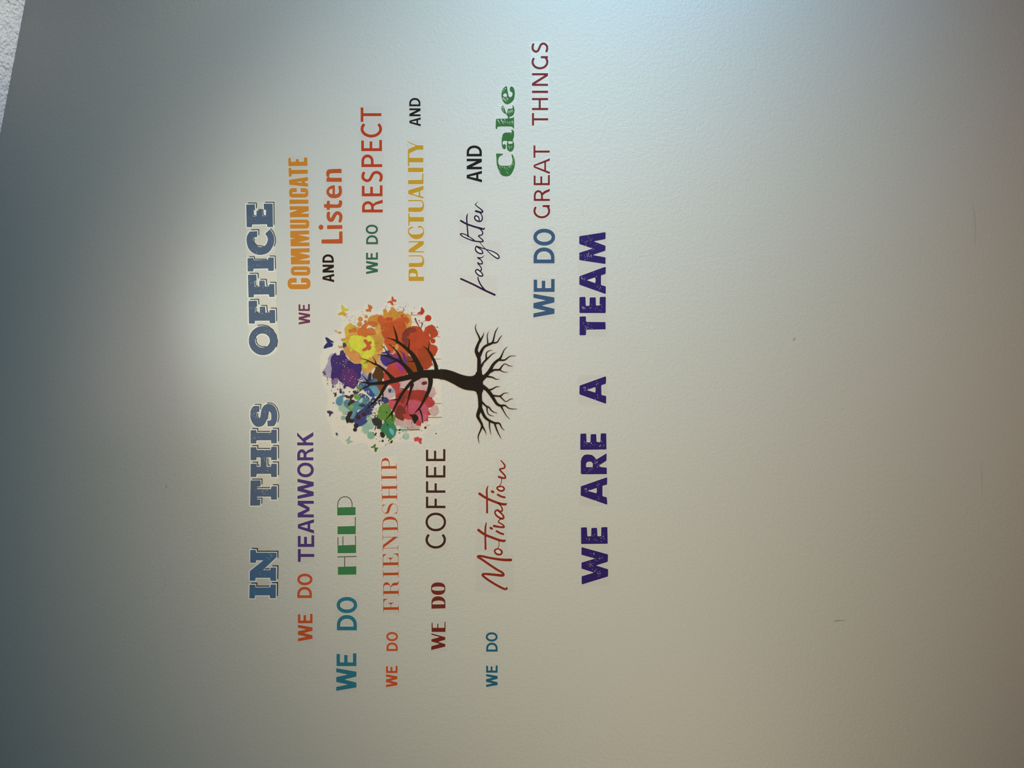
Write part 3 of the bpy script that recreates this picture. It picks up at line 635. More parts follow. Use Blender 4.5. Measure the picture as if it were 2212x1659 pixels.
word('heavy violet-blue distressed word TEAM at the end of WE ARE A TEAM', [
 fat(R, [(80,1312),(165,1308),(175,1320),(178,1390),(460,1392),(463,1500),(178,1505),(175,1585),(80,1587)], [(150,1455,5),(210,1450,4)], 22, 26),
 fat(R, [(78,1027),(160,1023),(168,1035),(172,1155),(225,1155),(228,1032),(310,1030),(318,1040),(320,1150),(372,1150),(375,1025),(460,1022),(465,1035),(463,1262),(85,1262),(78,1250)], [(250,1175,5),(360,1185,5),(140,1185,4)], 34, 27),
 fat(R, [(78,722),(450,585),(465,595),(463,690),(395,710),(395,852),(460,868),(465,880),(465,978),(450,980),(85,850),(77,835)], [(165,770,2.5),(130,745,2.5),(335,700,4),(340,870,4)], 28, 28, [[(188,780),(308,740),(316,780),(308,822)]]),
 fat(R, [(75,145),(85,135),(450,78),(462,88),(460,180),(290,213),(455,275),(462,290),(458,350),(275,412),(455,445),(462,455),(460,545),(90,490),(76,480),(76,385),(85,375),(270,318),(85,255),(75,245)], [(210,205,5),(190,420,5),(310,310,5),(240,415,3)], 56, 29)], VIO)

# ------------------------------------------------------------------ the tree of paint splashes
TL = (198, 192, 174)
A_ = reg(690, 640, 8.193); C_R = reg(930, 690, 5.925)
T_ORG = px2w(1112, 960)
tree = empty('tree_decal', 'rainbow paint-splash tree decal with black trunk and roots in the middle of the wall', 'wall decal', None, T_ORG)
def flat(name, adds, mat, z, subs=(), parent=None, kind=None, z0=0.02):
    v, t = boolean(adds, subs)
    o = make_mesh(name, v, t, mat, z0, z, T_ORG, parent or tree)
    if kind: o['kind'] = kind
    return o
# cream film under the canopy, pinkish clear film under the roots
flat('canopy_film', [A_(cr([(10,1055),(60,960),(60,800),(100,700),(230,690),(370,560),(400,480),(370,370),(300,330),(360,130),(470,160),(560,270),(780,180),(880,110),(1000,260),(1120,190),(1190,60),(1280,-30),(1390,60),(1400,150),(1560,190),(1720,230),(1800,150),(1890,230),(2010,330),(2030,430),(2110,560),(2130,800),(2150,1000),(2158,1200),(2160,1500),(2160,1900),(2160,2200),(2120,2260),(1950,2300),(1880,2420),(1840,2560),(1780,2650),(1650,2580),(1500,2570),(1330,2600),(1180,2640),(1060,2700),(1000,2790),(890,2720),(840,2600),(620,2620),(480,2660),(380,2560),(240,2480),(200,2300),(110,2110),(130,1950),(150,1750),(60,1560),(30,1400),(10,1250)], 3))], M_CREAM2, 0.10, z0=0)
flat('root_film', [C_R(cr([(135,625),(300,640),(540,640),(560,160),(870,150),(930,330),(1050,480),(1060,640),(930,750),(940,880),(1060,1000),(1070,1160),(930,1320),(880,1480),(600,1490),(560,960),(300,880),(135,780)], 3))], M_CLEAR, 0.10, z0=0)

Z = [0.13]
def splat(pts, seen, jag=10, seed=0, spikes=0, name='paint_splash', smooth=True, n=6, holes=(), label=None):
    r = random.Random(seed or len(pts)*7+int(pts[0][0]))
    p = cr(pts, n) if smooth else list(pts); cx = sum(q[0] for q in p)/len(p); cy = sum(q[1] for q in p)/len(p)
    out = []; extra = []
    for i, q in enumerate(p):
        a, b = p[i-1], p[(i+1) % len(p)]; dx, dy = b[0]-a[0], b[1]-a[1]; L = math.hypot(dx, dy) or 1
        nx, ny = dy/L, -dx/L
        if nx*(q[0]-cx)+ny*(q[1]-cy) < 0: nx, ny = -nx, -ny
        k = r.uniform(-jag, jag)*0.6
        if r.random() < spikes*1.2+0.04:
            # a thin splash tongue
            k2 = r.uniform(14, 40); tx, ty = dx/L, dy/L; h = r.uniform(3, 6)
            extra.append([(q[0]-tx*h-nx*14, q[1]-ty*h-ny*14), (q[0]+nx*k2, q[1]+ny*k2), (q[0]+tx*h-nx*14, q[1]+ty*h-ny*14)])
        out.append((q[0]+nx*k, q[1]+ny*k))
    # widen any self-touching outline into a clean union
    Z[0] += 0.006
    o = flat(name, [A_(out)]+[A_(e) for e in extra], ink(seen, TL, 0.5, 0.42, 48), Z[0], [A_(h) for h in holes])
    if label: o['label'] = label
    return o
def dot(x, y, r, seen, name='paint_drop'):
    Z[0] += 0.002
    return flat(name, [A_(disc(x, y, r, 18))], ink(seen, TL, 0.5, 0.2), Z[0])

LAV = (178, 160, 170); PUR = (68, 44, 100); GOLD = (222, 158, 66); ORG = (210, 108, 46); RED = (190, 72, 38); YEL = (224, 212, 66)
splat([(250,1015),(170,1070),(140,1180),(100,1270),(60,1320),(60,1400),(120,1425),(215,1440),(260,1250)], LAV, 10, 1)
splat([(240,1420),(215,1500),(220,1550),(290,1560),(330,1520),(320,1440)], (150,112,140), 8, 2)
splat([(700,1180),(700,1260),(760,1330),(730,1450),(780,1510),(870,1500),(900,1450),(830,1380),(760,1290)], (156,146,176), 12, 3)
splat([(1050,1060),(1100,1080),(1140,1200),(1190,1290),(1060,1300),(960,1270),(900,1440),(860,1390),(880,1300),(1000,1200)], (206,166,158), 10, 4)
splat([(1440,980),(1500,955),(1570,1010),(1590,1060),(1560,1130),(1500,1140),(1470,1060)], (214,176,170), 12, 5)
# upper golds
splat([(850,440),(880,370),(950,335),(1050,320),(1125,340),(1125,240),(1160,225),(1190,250),(1200,290),(1250,250),(1285,190),(1330,215),(1380,265),(1470,270),(1500,310),(1560,320),(1615,350),(1640,470),(1600,550),(1500,600),(1300,560),(1100,620),(1000,560),(900,520)], (212,140,54), 12, 6, 0.08)
splat([(1560,320),(1610,340),(1640,470),(1590,550),(1530,530),(1500,440),(1470,440),(1540,400)], (214,160,70), 10, 61)
splat([(450,560),(520,485),(570,490),(620,520),(700,550),(760,590),(900,600),(1000,560),(1060,500),(1090,600),(1105,700),(1140,760),(1130,850),(1110,980),(1050,1100),(1030,1160),(1000,1250),(920,1300),(890,1390),(840,1385),(760,1300),(740,1200),(640,1185),(560,1140),(490,1050),(430,960),(420,910),(470,860),(410,800),(380,760),(470,720),(450,640)], GOLD, 13, 7, 0.10)
splat([(450,560),(520,485),(570,490),(640,540),(560,590),(520,650),(470,730),(450,640)], (218,174,60), 9, 71)
splat([(440,960),(520,920),(620,960),(700,1020),(740,1090),(640,1180),(560,1130),(490,1050)], (218,146,72), 9, 72)
splat([(980,700),(1100,660),(1140,760),(1120,900),(1050,1000),(980,900),(960,780)], (208,150,64), 12, 73)
splat([(540,740),(560,700),(660,690),(740,690),(790,720),(860,690),(920,720),(965,790),(970,880),(990,960),(960,1040),(900,1080),(850,1110),(760,1090),(710,1010),(640,960),(560,900),(520,800)], YEL, 12, 8, 0.12)
splat([(420,790),(470,770),(520,820),(560,900),(500,870),(450,850)], (216,190,58), 8, 81)
for x, y, r in ((560,950,30),(782,1165,52),(812,1232,46)): dot(x, y, r, (206,196,60))
for x, y, r in ((525,1142,32),(660,1035,16),(1060,1190,32),(650,1195,20)): dot(x, y, r, (222,170,96))
splat([(720,560),(760,520),(800,480),(870,450),(960,440),(1030,470),(1025,520),(960,540),(880,510),(840,550),(860,580),(930,555),(985,610),(990,680),(900,690),(850,700),(820,730),(740,700),(680,690),(675,600)], ORG, 9, 9)
for x, y, r in ((550,612,36),(620,598,44),(815,450,28),(900,610,60)): dot(x, y, r, (208,116,56))
for x, y, r in ((725,405,44),(828,360,32),(712,495,46)): dot(x, y, r, (212,136,62))
# orange reds
splat([(1045,370),(1090,335),(1150,390),(1200,375),(1250,380),(1290,430),(1400,385),(1500,368),(1570,385),(1600,440),(1570,500),(1525,480),(1535,550),(1500,640),(1480,780),(1540,860),(1590,960),(1560,1080),(1530,1200),(1470,1180),(1400,1080),(1300,1010),(1240,1000),(1190,900),(1140,820),(1150,740),(1100,670),(1080,520),(1030,440)], (206,92,40), 9, 10, 0.05)
splat([(1120,500),(1200,460),(1350,450),(1480,440),(1530,520),(1460,640),(1440,780),(1400,900),(1300,960),(1200,860),(1150,760),(1100,640)], (198,84,38), 8, 101)
for x, y, r in ((1215,402,30),(1460,345,22),(1270,400,26)): dot(x, y, r, (196,74,38))
splat([(1370,870),(1400,900),(1350,1000),(1290,1010),(1330,930)], (226,150,80), 8, 102)
splat([(1500,620),(1560,560),(1650,525),(1750,540),(1800,560),(1840,630),(1870,555),(1930,520),(2000,505),(2055,560),(2100,650),(2080,710),(2000,745),(1955,790),(1985,850),(2060,870),(2095,940),(2070,1000),(2040,1060),(1990,1070),(1990,1170),(2010,1200),(1960,1250),(1900,1295),(1820,1290),(1760,1260),(1700,1180),(1640,1080),(1560,980),(1510,860),(1460,780)], RED, 10, 11, 0.06, label='large red-orange paint splash')
splat([(1750,950),(1850,900),(1950,960),(1990,1080),(1980,1180),(1900,1280),(1820,1280),(1760,1150)], (168,66,32), 9, 111)
splat([(1480,640),(1560,560),(1680,560),(1720,620),(1600,660),(1600,700),(1540,720),(1600,760),(1580,850),(1520,900),(1480,820),(1455,760)], (136,56,40), 9, 12)
dot(1925, 387, 57, (186,58,34)); dot(2010, 792, 44, (184,62,36))
splat([(1940,660),(1965,690),(1960,720),(1945,700)], (222,190,120), 3, 112)
# purple
splat([(275,1000),(300,1030),(350,1045),(380,965),(430,960),(480,1080),(560,1150),(640,1190),(740,1190),(750,1260),(740,1350),(735,1430),(695,1480),(680,1560),(640,1600),(590,1640),(530,1600),(480,1600),(440,1640),(430,1560),(360,1500),(300,1440),(230,1480),(200,1400),(215,1300),(205,1100)], PUR, 13, 13, 0.14, label='purple paint splash')
splat([(400,1340),(480,1260),(600,1300),(680,1400),(660,1520),(580,1620),(500,1580),(440,1500),(380,1440)], (98,48,104), 10, 131)
for k, (x, y, s) in enumerate([(375,1675,40),(240,1590,26),(435,1600,24)]): splat([(x-s*.4,y-s),(x+s*.3,y-s*.8),(x+s*.5,y+s*.9),(x,y+s*1.2),(x-s*.5,y+s*.6)], (74,44,98), 5, 132+k)
splat([(415,830),(460,830),(485,880),(450,900),(420,910)], (66,66,98), 7, 136)
splat([(1100,1000),(1160,980),(1245,950),(1250,1010),(1300,1030),(1400,1020),(1440,1130),(1350,1190),(1200,1240),(1120,1200),(1080,1100)], (72,50,114), 10, 14, 0.1)
splat([(1430,970),(1500,1010),(1540,1080),(1550,1180),(1500,1250),(1460,1180),(1480,1060)], (112,52,116), 9, 141)
splat([(1290,1030),(1360,1020),(1400,1060),(1360,1100),(1300,1080)], (150,62,96), 7, 142)
# crimson, magenta and browns at the fork
splat([(1130,1380),(1190,1290),(1210,1230),(1300,1180),(1430,1165),(1500,1260),(1570,1360),(1400,1440),(1330,1500),(1250,1520),(1180,1520),(1130,1460)], (194,70,54), 9, 15)
splat([(1320,1175),(1430,1170),(1490,1260),(1500,1330),(1450,1360),(1400,1280),(1340,1220)], (172,58,116), 9, 151)
splat([(1560,1050),(1640,1080),(1700,1180),(1740,1310),(1620,1350),(1545,1240),(1550,1140)], (146,66,26), 7, 16)
splat([(935,1400),(980,1310),(1000,1250),(1060,1260),(1130,1330),(1140,1420),(1110,1500),(1150,1560),(1140,1650),(1090,1700),(1030,1640),(1010,1550),(950,1480)], (92,54,24), 8, 17)
splat([(1030,1560),(1150,1560),(1130,1660),(1080,1700),(1020,1620)], (146,74,34), 8, 171)
# blues and teals
splat([(700,1540),(780,1510),(880,1480),(960,1460),(1025,1470),(1030,1590),(1070,1680),(1040,1740),(980,1770),(880,1720),(780,1660),(730,1600)], (64,96,134), 11, 18, 0.1)
splat([(880,1600),(1000,1590),(1070,1690),(1010,1750),(940,1740),(900,1650)], (108,152,158), 10, 181)
splat([(780,1600),(900,1640),(980,1760),(920,1780),(820,1700)], (52,76,126), 9, 182)
splat([(960,1460),(1025,1470),(1000,1540),(940,1530)], (90,116,136), 6, 183)
splat([(880,1360),(925,1370),(920,1480),(870,1500),(850,1470)], (44,50,76), 9, 184)
splat([(1130,1750),(1180,1640),(1260,1600),(1330,1650),(1350,1740),(1280,1800),(1200,1820),(1140,1790)], (212,176,164), 9, 185)
splat([(1215,1650),(1270,1640),(1280,1690),(1240,1705)], (52,72,104), 6, 186)
splat([(1280,1650),(1330,1640),(1330,1690),(1270,1710)], (140,172,176), 6, 187)
splat([(690,1740),(760,1720),(880,1800),(870,1900),(780,1880),(700,1840)], (62,76,110), 12, 188, 0.1)
splat([(300,1800),(340,1780),(420,1810),(440,1900),(520,1970),(560,2020),(520,2090),(430,2095),(400,2050),(345,2010),(330,1930)], (172,190,156), 9, 19)
splat([(300,1830),(350,1770),(440,1740),(470,1770),(420,1800),(410,1880),(380,1930),(320,1920),(290,1880)], (98,142,152), 6, 191)
splat([(430,1890),(470,1830),(560,1830),(660,1850),(740,1800),(840,1790),(880,1850),(860,1940),(760,2000),(690,2010),(640,2060),(560,2040),(500,1990),(450,1950)], (94,140,140), 8, 20)
splat([(740,1800),(770,1820),(750,1880),(700,1870)], (190,204,192), 8, 201)
splat([(690,1930),(760,1900),(820,1930),(760,1960)], (52,70,70), 8, 202)
splat([(600,1730),(700,1740),(730,1790),(680,1830),(630,1820)], (116,158,78), 6, 203)
splat([(660,1590),(740,1580),(760,1620),(720,1650),(670,1640)], (98,134,84), 8, 204)
dot(565, 1955, 42, (136,172,62)); dot(420, 1705, 24, (84,132,140)); dot(355,1885,52,(96,140,152))
splat([(590,1680),(640,1670),(700,1690),(680,1720),(620,1730)], (70,50,84), 7, 205)
splat([(700,2030),(780,1980),(870,1880),(950,1790),(1000,1810),(1100,1780),(1200,1800),(1225,1870),(1160,1900),(1050,1880),(990,1930),(940,2010),(930,2080),(860,2110),(900,2170),(850,2260),(760,2290),(690,2300),(620,2240),(580,2160),(620,2080)], (60,64,104), 12, 21, 0.12)
splat([(600,2150),(700,2090),(800,2090),(840,2200),(780,2280),(690,2290),(610,2230)], (66,74,122), 9, 211)
splat([(530,2170),(560,2080),(640,2060),(630,2120),(580,2180)], (102,148,152), 7, 212)
splat([(470,2130),(530,2040),(590,2050),(560,2120),(550,2170),(610,2180),(590,2240),(510,2230),(490,2250),(460,2180)], (50,42,36), 9, 22)
for x, y, r in ((690,2140,44),(787,2090,40)): dot(x, y, r, (70,40,38))
for x, y, r in ((631,2360,36),(650,2290,44)): dot(x, y, r, (44,40,46))
splat([(930,2160),(1000,2150),(1040,2130),(1100,2180),(1110,2280),(1080,2350),(1020,2340),(1020,2280),(990,2290),(940,2250)], (50,54,46), 9, 23)
splat([(1030,2260),(1010,2300),(985,2370),(975,2360),(1000,2280)], (36,32,28), 3, 231)
dot(998, 2125, 29, (52,52,42))
splat([(760,2290),(820,2250),(870,2200),(930,2230),(965,2290),(930,2350),(880,2350),(870,2420),(810,2430),(755,2390)], (160,186,154), 8, 24)
dot(912, 2462, 66, (142,176,142)); dot(420, 2150, 42, (146,176,142))
splat([(1430,2290),(1500,2270),(1560,2340),(1550,2400),(1480,2400),(1430,2350)], (180,198,168), 9, 25); dot(1530, 2478, 60, (172,194,166))
splat([(850,2110),(900,2120),(930,2200),(880,2240),(840,2180)], (168,186,150), 8, 251)
# greens
splat([(1040,2020),(1070,1950),(1130,1905),(1200,1900),(1260,1960),(1280,2050),(1345,2130),(1340,2200),(1270,2240),(1160,2230),(1140,2200),(1070,2180),(1030,2110)], (104,142,58), 8, 26, 0.05)
splat([(1100,2290),(1150,2240),(1220,2215),(1310,2230),(1340,2290),(1370,2360),(1350,2440),(1300,2500),(1250,2545),(1200,2500),(1170,2450),(1110,2410),(1090,2340)], (60,130,84), 12, 27, 0.16)
splat([(1240,2340),(1290,2350),(1320,2420),(1300,2460),(1250,2410)], (112,172,178), 8, 271)
splat([(1075,2420),(1110,2400),(1160,2450),(1140,2500),(1090,2490)], (46,46,42), 8, 272)
splat([(1180,2200),(1280,2160),(1330,2220),(1250,2260)], (90,136,56), 6, 273)
# pinks and reds, lower right
splat([(1400,1520),(1500,1480),(1650,1430),(1760,1440),(1880,1460),(1910,1540),(1900,1660),(1800,1660),(1690,1660),(1560,1640),(1440,1640)], (210,172,158), 11, 28)
splat([(1880,1620),(2000,1600),(2045,1640),(2040,1740),(1990,1800),(1930,1780),(1880,1700)], (206,162,150), 7, 281)
splat([(1930,2040),(2000,1960),(2070,1930),(2105,1990),(2100,2070),(2030,2120),(1960,2090)], (208,170,152), 8, 282)
splat([(1340,2200),(1430,2180),(1560,2180),(1650,2180),(1760,2290),(1770,2340),(1660,2370),(1540,2330),(1420,2290),(1350,2280)], (210,168,152), 10, 283, 0.1)
splat([(1215,1560),(1300,1530),(1400,1510),(1430,1570),(1415,1650),(1500,1650),(1600,1660),(1700,1660),(1800,1655),(1890,1680),(1950,1770),(2020,1840),(2040,1890),(2000,1950),(1910,1990),(1960,2070),(1970,2100),(1920,2110),(1920,2200),(1830,2220),(1790,2290),(1720,2280),(1650,2200),(1560,2180),(1480,2160),(1400,2150),(1330,2070),(1290,2000),(1250,1980),(1225,1880),(1330,1820),(1350,1740),(1330,1660),(1280,1600)], (192,66,60), 11, 29, 0.1, label='large crimson paint splash')
splat([(1500,1690),(1660,1665),(1800,1665),(1890,1690),(1930,1770),(1900,1850),(1800,1860),(1700,1820),(1600,1830),(1500,1790)], (166,56,44), 9, 291)
splat([(1340,2060),(1400,1930),(1480,1960),(1540,2070),(1470,2090),(1500,2150),(1480,2200),(1400,2180),(1350,2140)], (128,52,40), 10, 30, 0.1)
splat([(1380,1740),(1450,1700),(1520,1790),(1480,1900),(1400,1850),(1360,1790)], (142,54,44), 9, 301)
splat([(1600,1830),(1700,1840),(1780,1860),(1870,1910),(1930,2000),(1890,2090),(1800,2150),(1700,2110),(1600,2060),(1540,1990),(1540,1900)], (200,86,98), 9, 31)
splat([(1700,2130),(1790,2080),(1900,2090),(1900,2160),(1830,2210),(1760,2200)], (206,96,110), 8, 311)
splat([(1230,1840),(1320,1850),(1360,1930),(1300,1990),(1250,1970)], (206,84,92), 8, 312)
splat([(1810,1530),(1860,1505),(1900,1515),(1890,1560),(1830,1570)], (116,38,34), 5, 313)
# drips
def drip(pts, seen): 
    Z[0] += 0.002
    flat('paint_drip', stroke(A_(pts), None, False, True), ink(seen, TL, 0.5), Z[0])
for a in ([(1980,1896,9),(2160,1899,7)],[(1900,2145,10),(2162,2142,10)]): drip(a, (168,46,50))
for a in ([(2080,716,6),(2138,716,5)],[(2040,1110,6),(2148,1109,6)],[(2080,628,5),(2120,628,5)],[(1980,1226,6),(2110,1226,5)],[(1960,1745,4),(2075,1712,4)]): drip(a, (176,66,54))
drip([(1620,330,8),(1800,330,8)], (186,76,50)); drip([(980,828,9),(1060,826,9)], (200,140,50)); drip([(920,1024,7),(1200,1022,9)], (226,206,160))
drip([(1360,2363,8),(1640,2362,10),(1772,2360,14)], (30,38,28))
drip([(1695,395,26),(1720,460,20),(1775,560,10)], (132,46,36)); drip([(1825,480,20),(1795,570,12)], (132,46,36)); drip([(1635,290,22),(1632,325,12)], (190,96,56))
drip([(1480,200,12),(1500,240,14),(1460,290,12)], (196,110,60)); drip([(1640,2200,9),(1632,2265,8)], (140,36,36))
# flecks of paint nobody could count, one part per colour
def flecks(seen, spots, n, seed, rmin, rmax):
    r = random.Random(seed); A = []
    for _ in range(n):
        x, y, s = r.choice(spots); x += r.gauss(0, s); y += r.gauss(0, s); q = r.uniform(rmin, rmax); w = r.uniform(0.5, 1); a = r.uniform(0, 3.1)
        c, s_ = math.cos(a), math.sin(a)
        A.append(A_([(x+c*u-s_*v*w, y+s_*u+c*v*w) for u, v in disc(0, 0, q, 7)]))
    Z[0] += 0.002
    flat('paint_flecks', A, ink(seen, TL, 0.5), Z[0], kind='stuff')
flecks((54,50,40), [(550,400,60),(720,300,60),(1580,220,60),(1450,180,60),(500,370,40)], 46, 41, 2.5, 6.5)
flecks((34,32,30), [(1150,2600,60),(1440,2420,50),(990,2440,25),(500,2040,40),(1230,2560,50)], 26, 42, 4, 12)
flecks((48,40,70), [(160,1480,40),(280,1560,60),(90,1340,15),(380,1600,60),(300,1650,60),(700,1470,40)], 46, 43, 4, 12)
flecks((220,196,176), [(420,1200,110),(560,1380,90),(400,1500,70),(700,1560,50),(500,1150,60)], 60, 44, 3, 9)
flecks((214,200,180), [(850,1700,60),(720,1740,50),(940,1880,60),(1060,1880,50),(960,2100,60),(900,1640,50)], 60, 45, 5, 16)
flecks((40,46,74), [(900,1900,50),(940,2000,40),(1080,1850,50),(860,2080,50),(900,1480,40)], 50, 46, 4, 14)
flecks((150,44,40), [(1880,2280,60),(1960,1520,60),(1600,2350,40),(1800,1440,60),(1550,1540,90)], 40, 47, 3, 9)
flecks((90,80,70), [(430,2300,120),(300,2100,90),(2000,2050,60),(2000,1800,60),(1960,2400,60),(1700,1500,80)], 40, 48, 2, 5)
flecks((206,110,48), [(620,470,40),(500,760,60),(1300,200,60),(1480,320,60),(1100,900,50),(1080,1000,40)], 50, 49, 4, 12)
flecks((222,200,120), [(1560,480,40),(900,530,40),(1060,600,50),(1000,640,30),(1360,880,30)], 40, 50, 4, 13)
flecks((170,60,40), [(1820,440,30),(1780,520,40),(2060,560,30),(1440,680,30)], 16, 51, 4, 13)
for x, y, r, c in ((1418,2365,17,(34,44,32)),(1875,2325,22,(124,34,38)),(2063,2430,11,(24,22,24)),(1120,2560,19,(26,24,26)),(1272,2580,20,(26,26,26)),(1225,2556,10,(26,26,26)),(1002,2425,13,(26,26,28)),(975,2448,10,(26,26,28)),(248,1888,11,(60,60,90)),(1190,2055,12,(36,44,30)),(1208,2278,13,(36,44,30)),(1165,2220,11,(36,44,30)),(532,1690,11,(60,40,60)),(1978,1795,13,(120,40,40)),(78,1350,11,(48,36,56)),(95,1375,14,(48,36,56))): dot(x, y, r, c)

# butterflies printed on top of the canopy
def wings(pts, seen, label, z=None):
    Z[0] += 0.004
    o = flat('butterfly', [A_(cr(p, 3)) for p in pts], ink(seen, TL, 0.5), Z[0]); o['label'] = label
wings([[(785,770),(830,762),(860,802),(910,795),(925,830),(895,865),(918,890),(905,940),(870,955),(845,940),(820,965),(760,965),(765,935),(830,890),(825,850),(790,810)]], (206,92,52), 'orange butterfly on the yellow paint')
wings([[(450,1750),(500,1755),(530,1770),(550,1745),(600,1735),(600,1780),(565,1820),(610,1835),(635,1870),(590,1890),(550,1920),(505,1945),(510,1890),(545,1850),(535,1810),(480,1800)]], (72,44,50), 'maroon butterfly on the teal paint')
wings([[(1590,2090),(1640,2095),(1700,2085),(1745,2130),(1755,2180),(1720,2210),(1690,2258),(1660,2220),(1640,2150),(1600,2110)]], (36,26,20), 'black butterfly on the pink paint')

# trunk, branches and roots
BARK = ink((30, 23, 15), TL, 0.5, 0.1)
Z[0] = 0.95
def limb(name, R, strokes, polys=()):
    Z[0] += 0.012
    A = [R(p) for p in polys]
    for s_ in strokes: A += stroke(R(s_), None, True, True, 4)
    return flat(name, A, BARK, Z[0], z0=0.3)
def side(name, R, strokes):
    for s_ in strokes: limb(name, R, [s_])
limb('upper_trunk', A_, [[(2060,1378,160),(1990,1375,148),(1850,1375,138),(1700,1398,118),(1500,1450,92),(1330,1490,82),(1200,1522,68),(1050,1537,54),(900,1545,42),(800,1525,22),(690,1508,5)],
   [(870,1530,30),(830,1480,22),(780,1420,12),(735,1368,3)]], [[(2152,1294),(2152,1470),(2000,1440),(1960,1300)]])
limb('branch', A_, [[(920,1540,36),(850,1590,28),(760,1640,14),(675,1718,4)],[(780,1628,14),(700,1665,8),(615,1672,3)]])
limb('branch', A_, [[(1310,1480,84),(1220,1375,50),(1130,1290,42),(1040,1225,36),(960,1190,28),(850,1135,14),(725,1095,4)],[(1005,1205,24),(985,1140,14),(943,1070,3)],[(860,1150,14),(785,1187,3)]])
limb('branch', A_, [[(1640,1390,100),(1530,1250,72),(1440,1170,55),(1350,1120,42),(1250,1075,30),(1130,1040,20),(1020,1028,4)],[(1240,1070,24),(1190,990,14),(1152,915,6),(1140,870,3)],[(1185,970,10),(1150,915,8),(1095,875,3)],
   [(1455,1175,44),(1430,1080,36),(1370,980,26),(1290,890,14),(1215,840,3)],[(1345,1145,26),(1270,1180,14),(1180,1200,3)]])
limb('branch', A_, [[(1800,1350,130),(1750,1215,90),(1680,1080,80),(1600,980,64),(1500,890,50),(1400,815,44),(1300,765,22),(1188,732,4)],[(1378,815,44),(1368,730,34),(1345,640,26),(1320,560,12),(1297,508,3)],[(1572,935,36),(1588,850,18),(1588,760,4)],[(1700,1135,26),(1620,1155,16),(1545,1145,3)]])
limb('branch', A_, [[(2075,1330,74),(2055,1210,60),(2010,1100,46),(1950,990,34),(1890,920,14),(1830,875,3)],[(1925,955,26),(1940,870,12),(1943,790,3)]])
limb('branch', A_, [[(1760,1430,80),(1650,1500,62),(1560,1600,56),(1480,1700,46),(1420,1800,44),(1350,1930,38),(1290,2050,34),(1220,2130,16),(1150,2210,4)],[(1280,2060,30),(1290,2140,14),(1290,2210,3)],[(1395,1830,30),(1320,1830,16),(1215,1837,3)],[(1510,1650,24),(1450,1635,12),(1385,1632,3)],
   [(1645,1560,60),(1610,1680,40),(1580,1800,28),(1557,1880,20),(1520,1950,10),(1478,2002,3)],[(1557,1870,16),(1562,1960,12),(1565,2030,3)]])
limb('branch', A_, [[(1958,1420,96),(1965,1540,80),(1930,1680,66),(1860,1820,46),(1790,1950,34),(1740,2010,26),(1668,2082,4)],[(1768,1985,28),(1800,2060,26),(1820,2150,20),(1830,2240,10)]])
limb('branch', A_, [[(1210,1525,60),(1150,1620,56),(1080,1740,48),(990,1850,40),(900,1930,26),(820,2037,4)],[(1120,1710,26),(1125,1780,20),(1118,1852,4)]])
limb('lower_trunk', C_R, [], [cr([(141,637),(141,637),(200,641),(280,662),(370,697),(440,718),(500,726),(540,722),(572,703),(590,670),(660,700),(690,740),(670,800),(680,870),(660,940),(600,960),(585,930),(550,913),(500,908),(430,895),(360,865),(300,830),(230,795),(180,775),(141,767),(141,767)], 4)])
limb('root', C_R, [[(625,730,78),(625,650,62),(622,570,50),(620,500,46),(603,450,50),(585,400,42),(600,340,36),(620,290,30),(630,250,24),(605,190,18),(585,150,14),(573,100,10),(584,58,3)],[(632,285,26),(655,240,20),(675,200,12),(681,163,3)],
   [(628,460,45),(660,390,34),(690,350,30),(735,325,30),(790,298,26),(810,240,18),(830,160,14),(866,100,4)],[(735,320,20),(728,250,14),(726,200,10),(743,156,3)],[(795,300,22),(850,292,16),(885,240,12),(915,203,4)],
   [(645,610,30),(680,548,22),(712,510,24),(712,440,16),(740,405,10),(790,393,3)],[(720,510,20),(770,460,14),(800,435,9),(834,425,3)]])
limb('root', C_R, [[(650,770,60),(715,710,48),(765,645,44),(800,580,36),(850,530,32),(890,500,28),(920,440,16),(945,385,10),(984,351,3)],[(885,520,24),(950,518,18),(1000,480,12),(1040,466,8),(1090,468,4)],
   [(770,665,36),(820,645,24),(880,642,24),(920,590,14),(955,568,9),(1000,590,9),(1047,598,4)],[(885,645,18),(930,670,10),(990,676,3)],[(725,730,26),(790,740,18),(840,765,10),(883,763,3)]])
limb('root', C_R, [[(650,850,60),(715,893,48),(765,950,46),(810,1020,38),(850,1080,34),(900,1105,30),(950,1100,20),(1000,1135,12),(1060,1145,8),(1108,1142,3)],[(900,1105,26),(935,1170,14),(970,1230,9),(1013,1273,3)],
   [(730,910,26),(790,890,18),(840,862,11),(887,860,3)],[(775,970,32),(830,978,20),(890,980,20),(940,945,11),(996,940,3)],[(890,985,18),(940,1035,12),(970,1050,9),(1020,1020,9),(1058,1016,3)]])
limb('root', C_R, [[(625,890,80),(630,980,56),(636,1060,52),(634,1130,50),(615,1190,48),(605,1240,42),(635,1300,32),(660,1360,28),(635,1430,18),(610,1500,14),(622,1585,3)],[(662,1365,26),(695,1420,14),(714,1472,3)],
   [(645,1140,40),(690,1240,36),(745,1290,30),(820,1325,26),(880,1330,20),(910,1385,12),(947,1421,3)],[(755,1295,20),(755,1380,14),(774,1474,3)],[(820,1330,22),(855,1430,16),(905,1526,4)],
   [(650,1050,26),(715,1112,20),(745,1122,18),(790,1175,14),(853,1200,4)],[(722,1112,20),(728,1190,12),(760,1225,10),(811,1236,3)]])

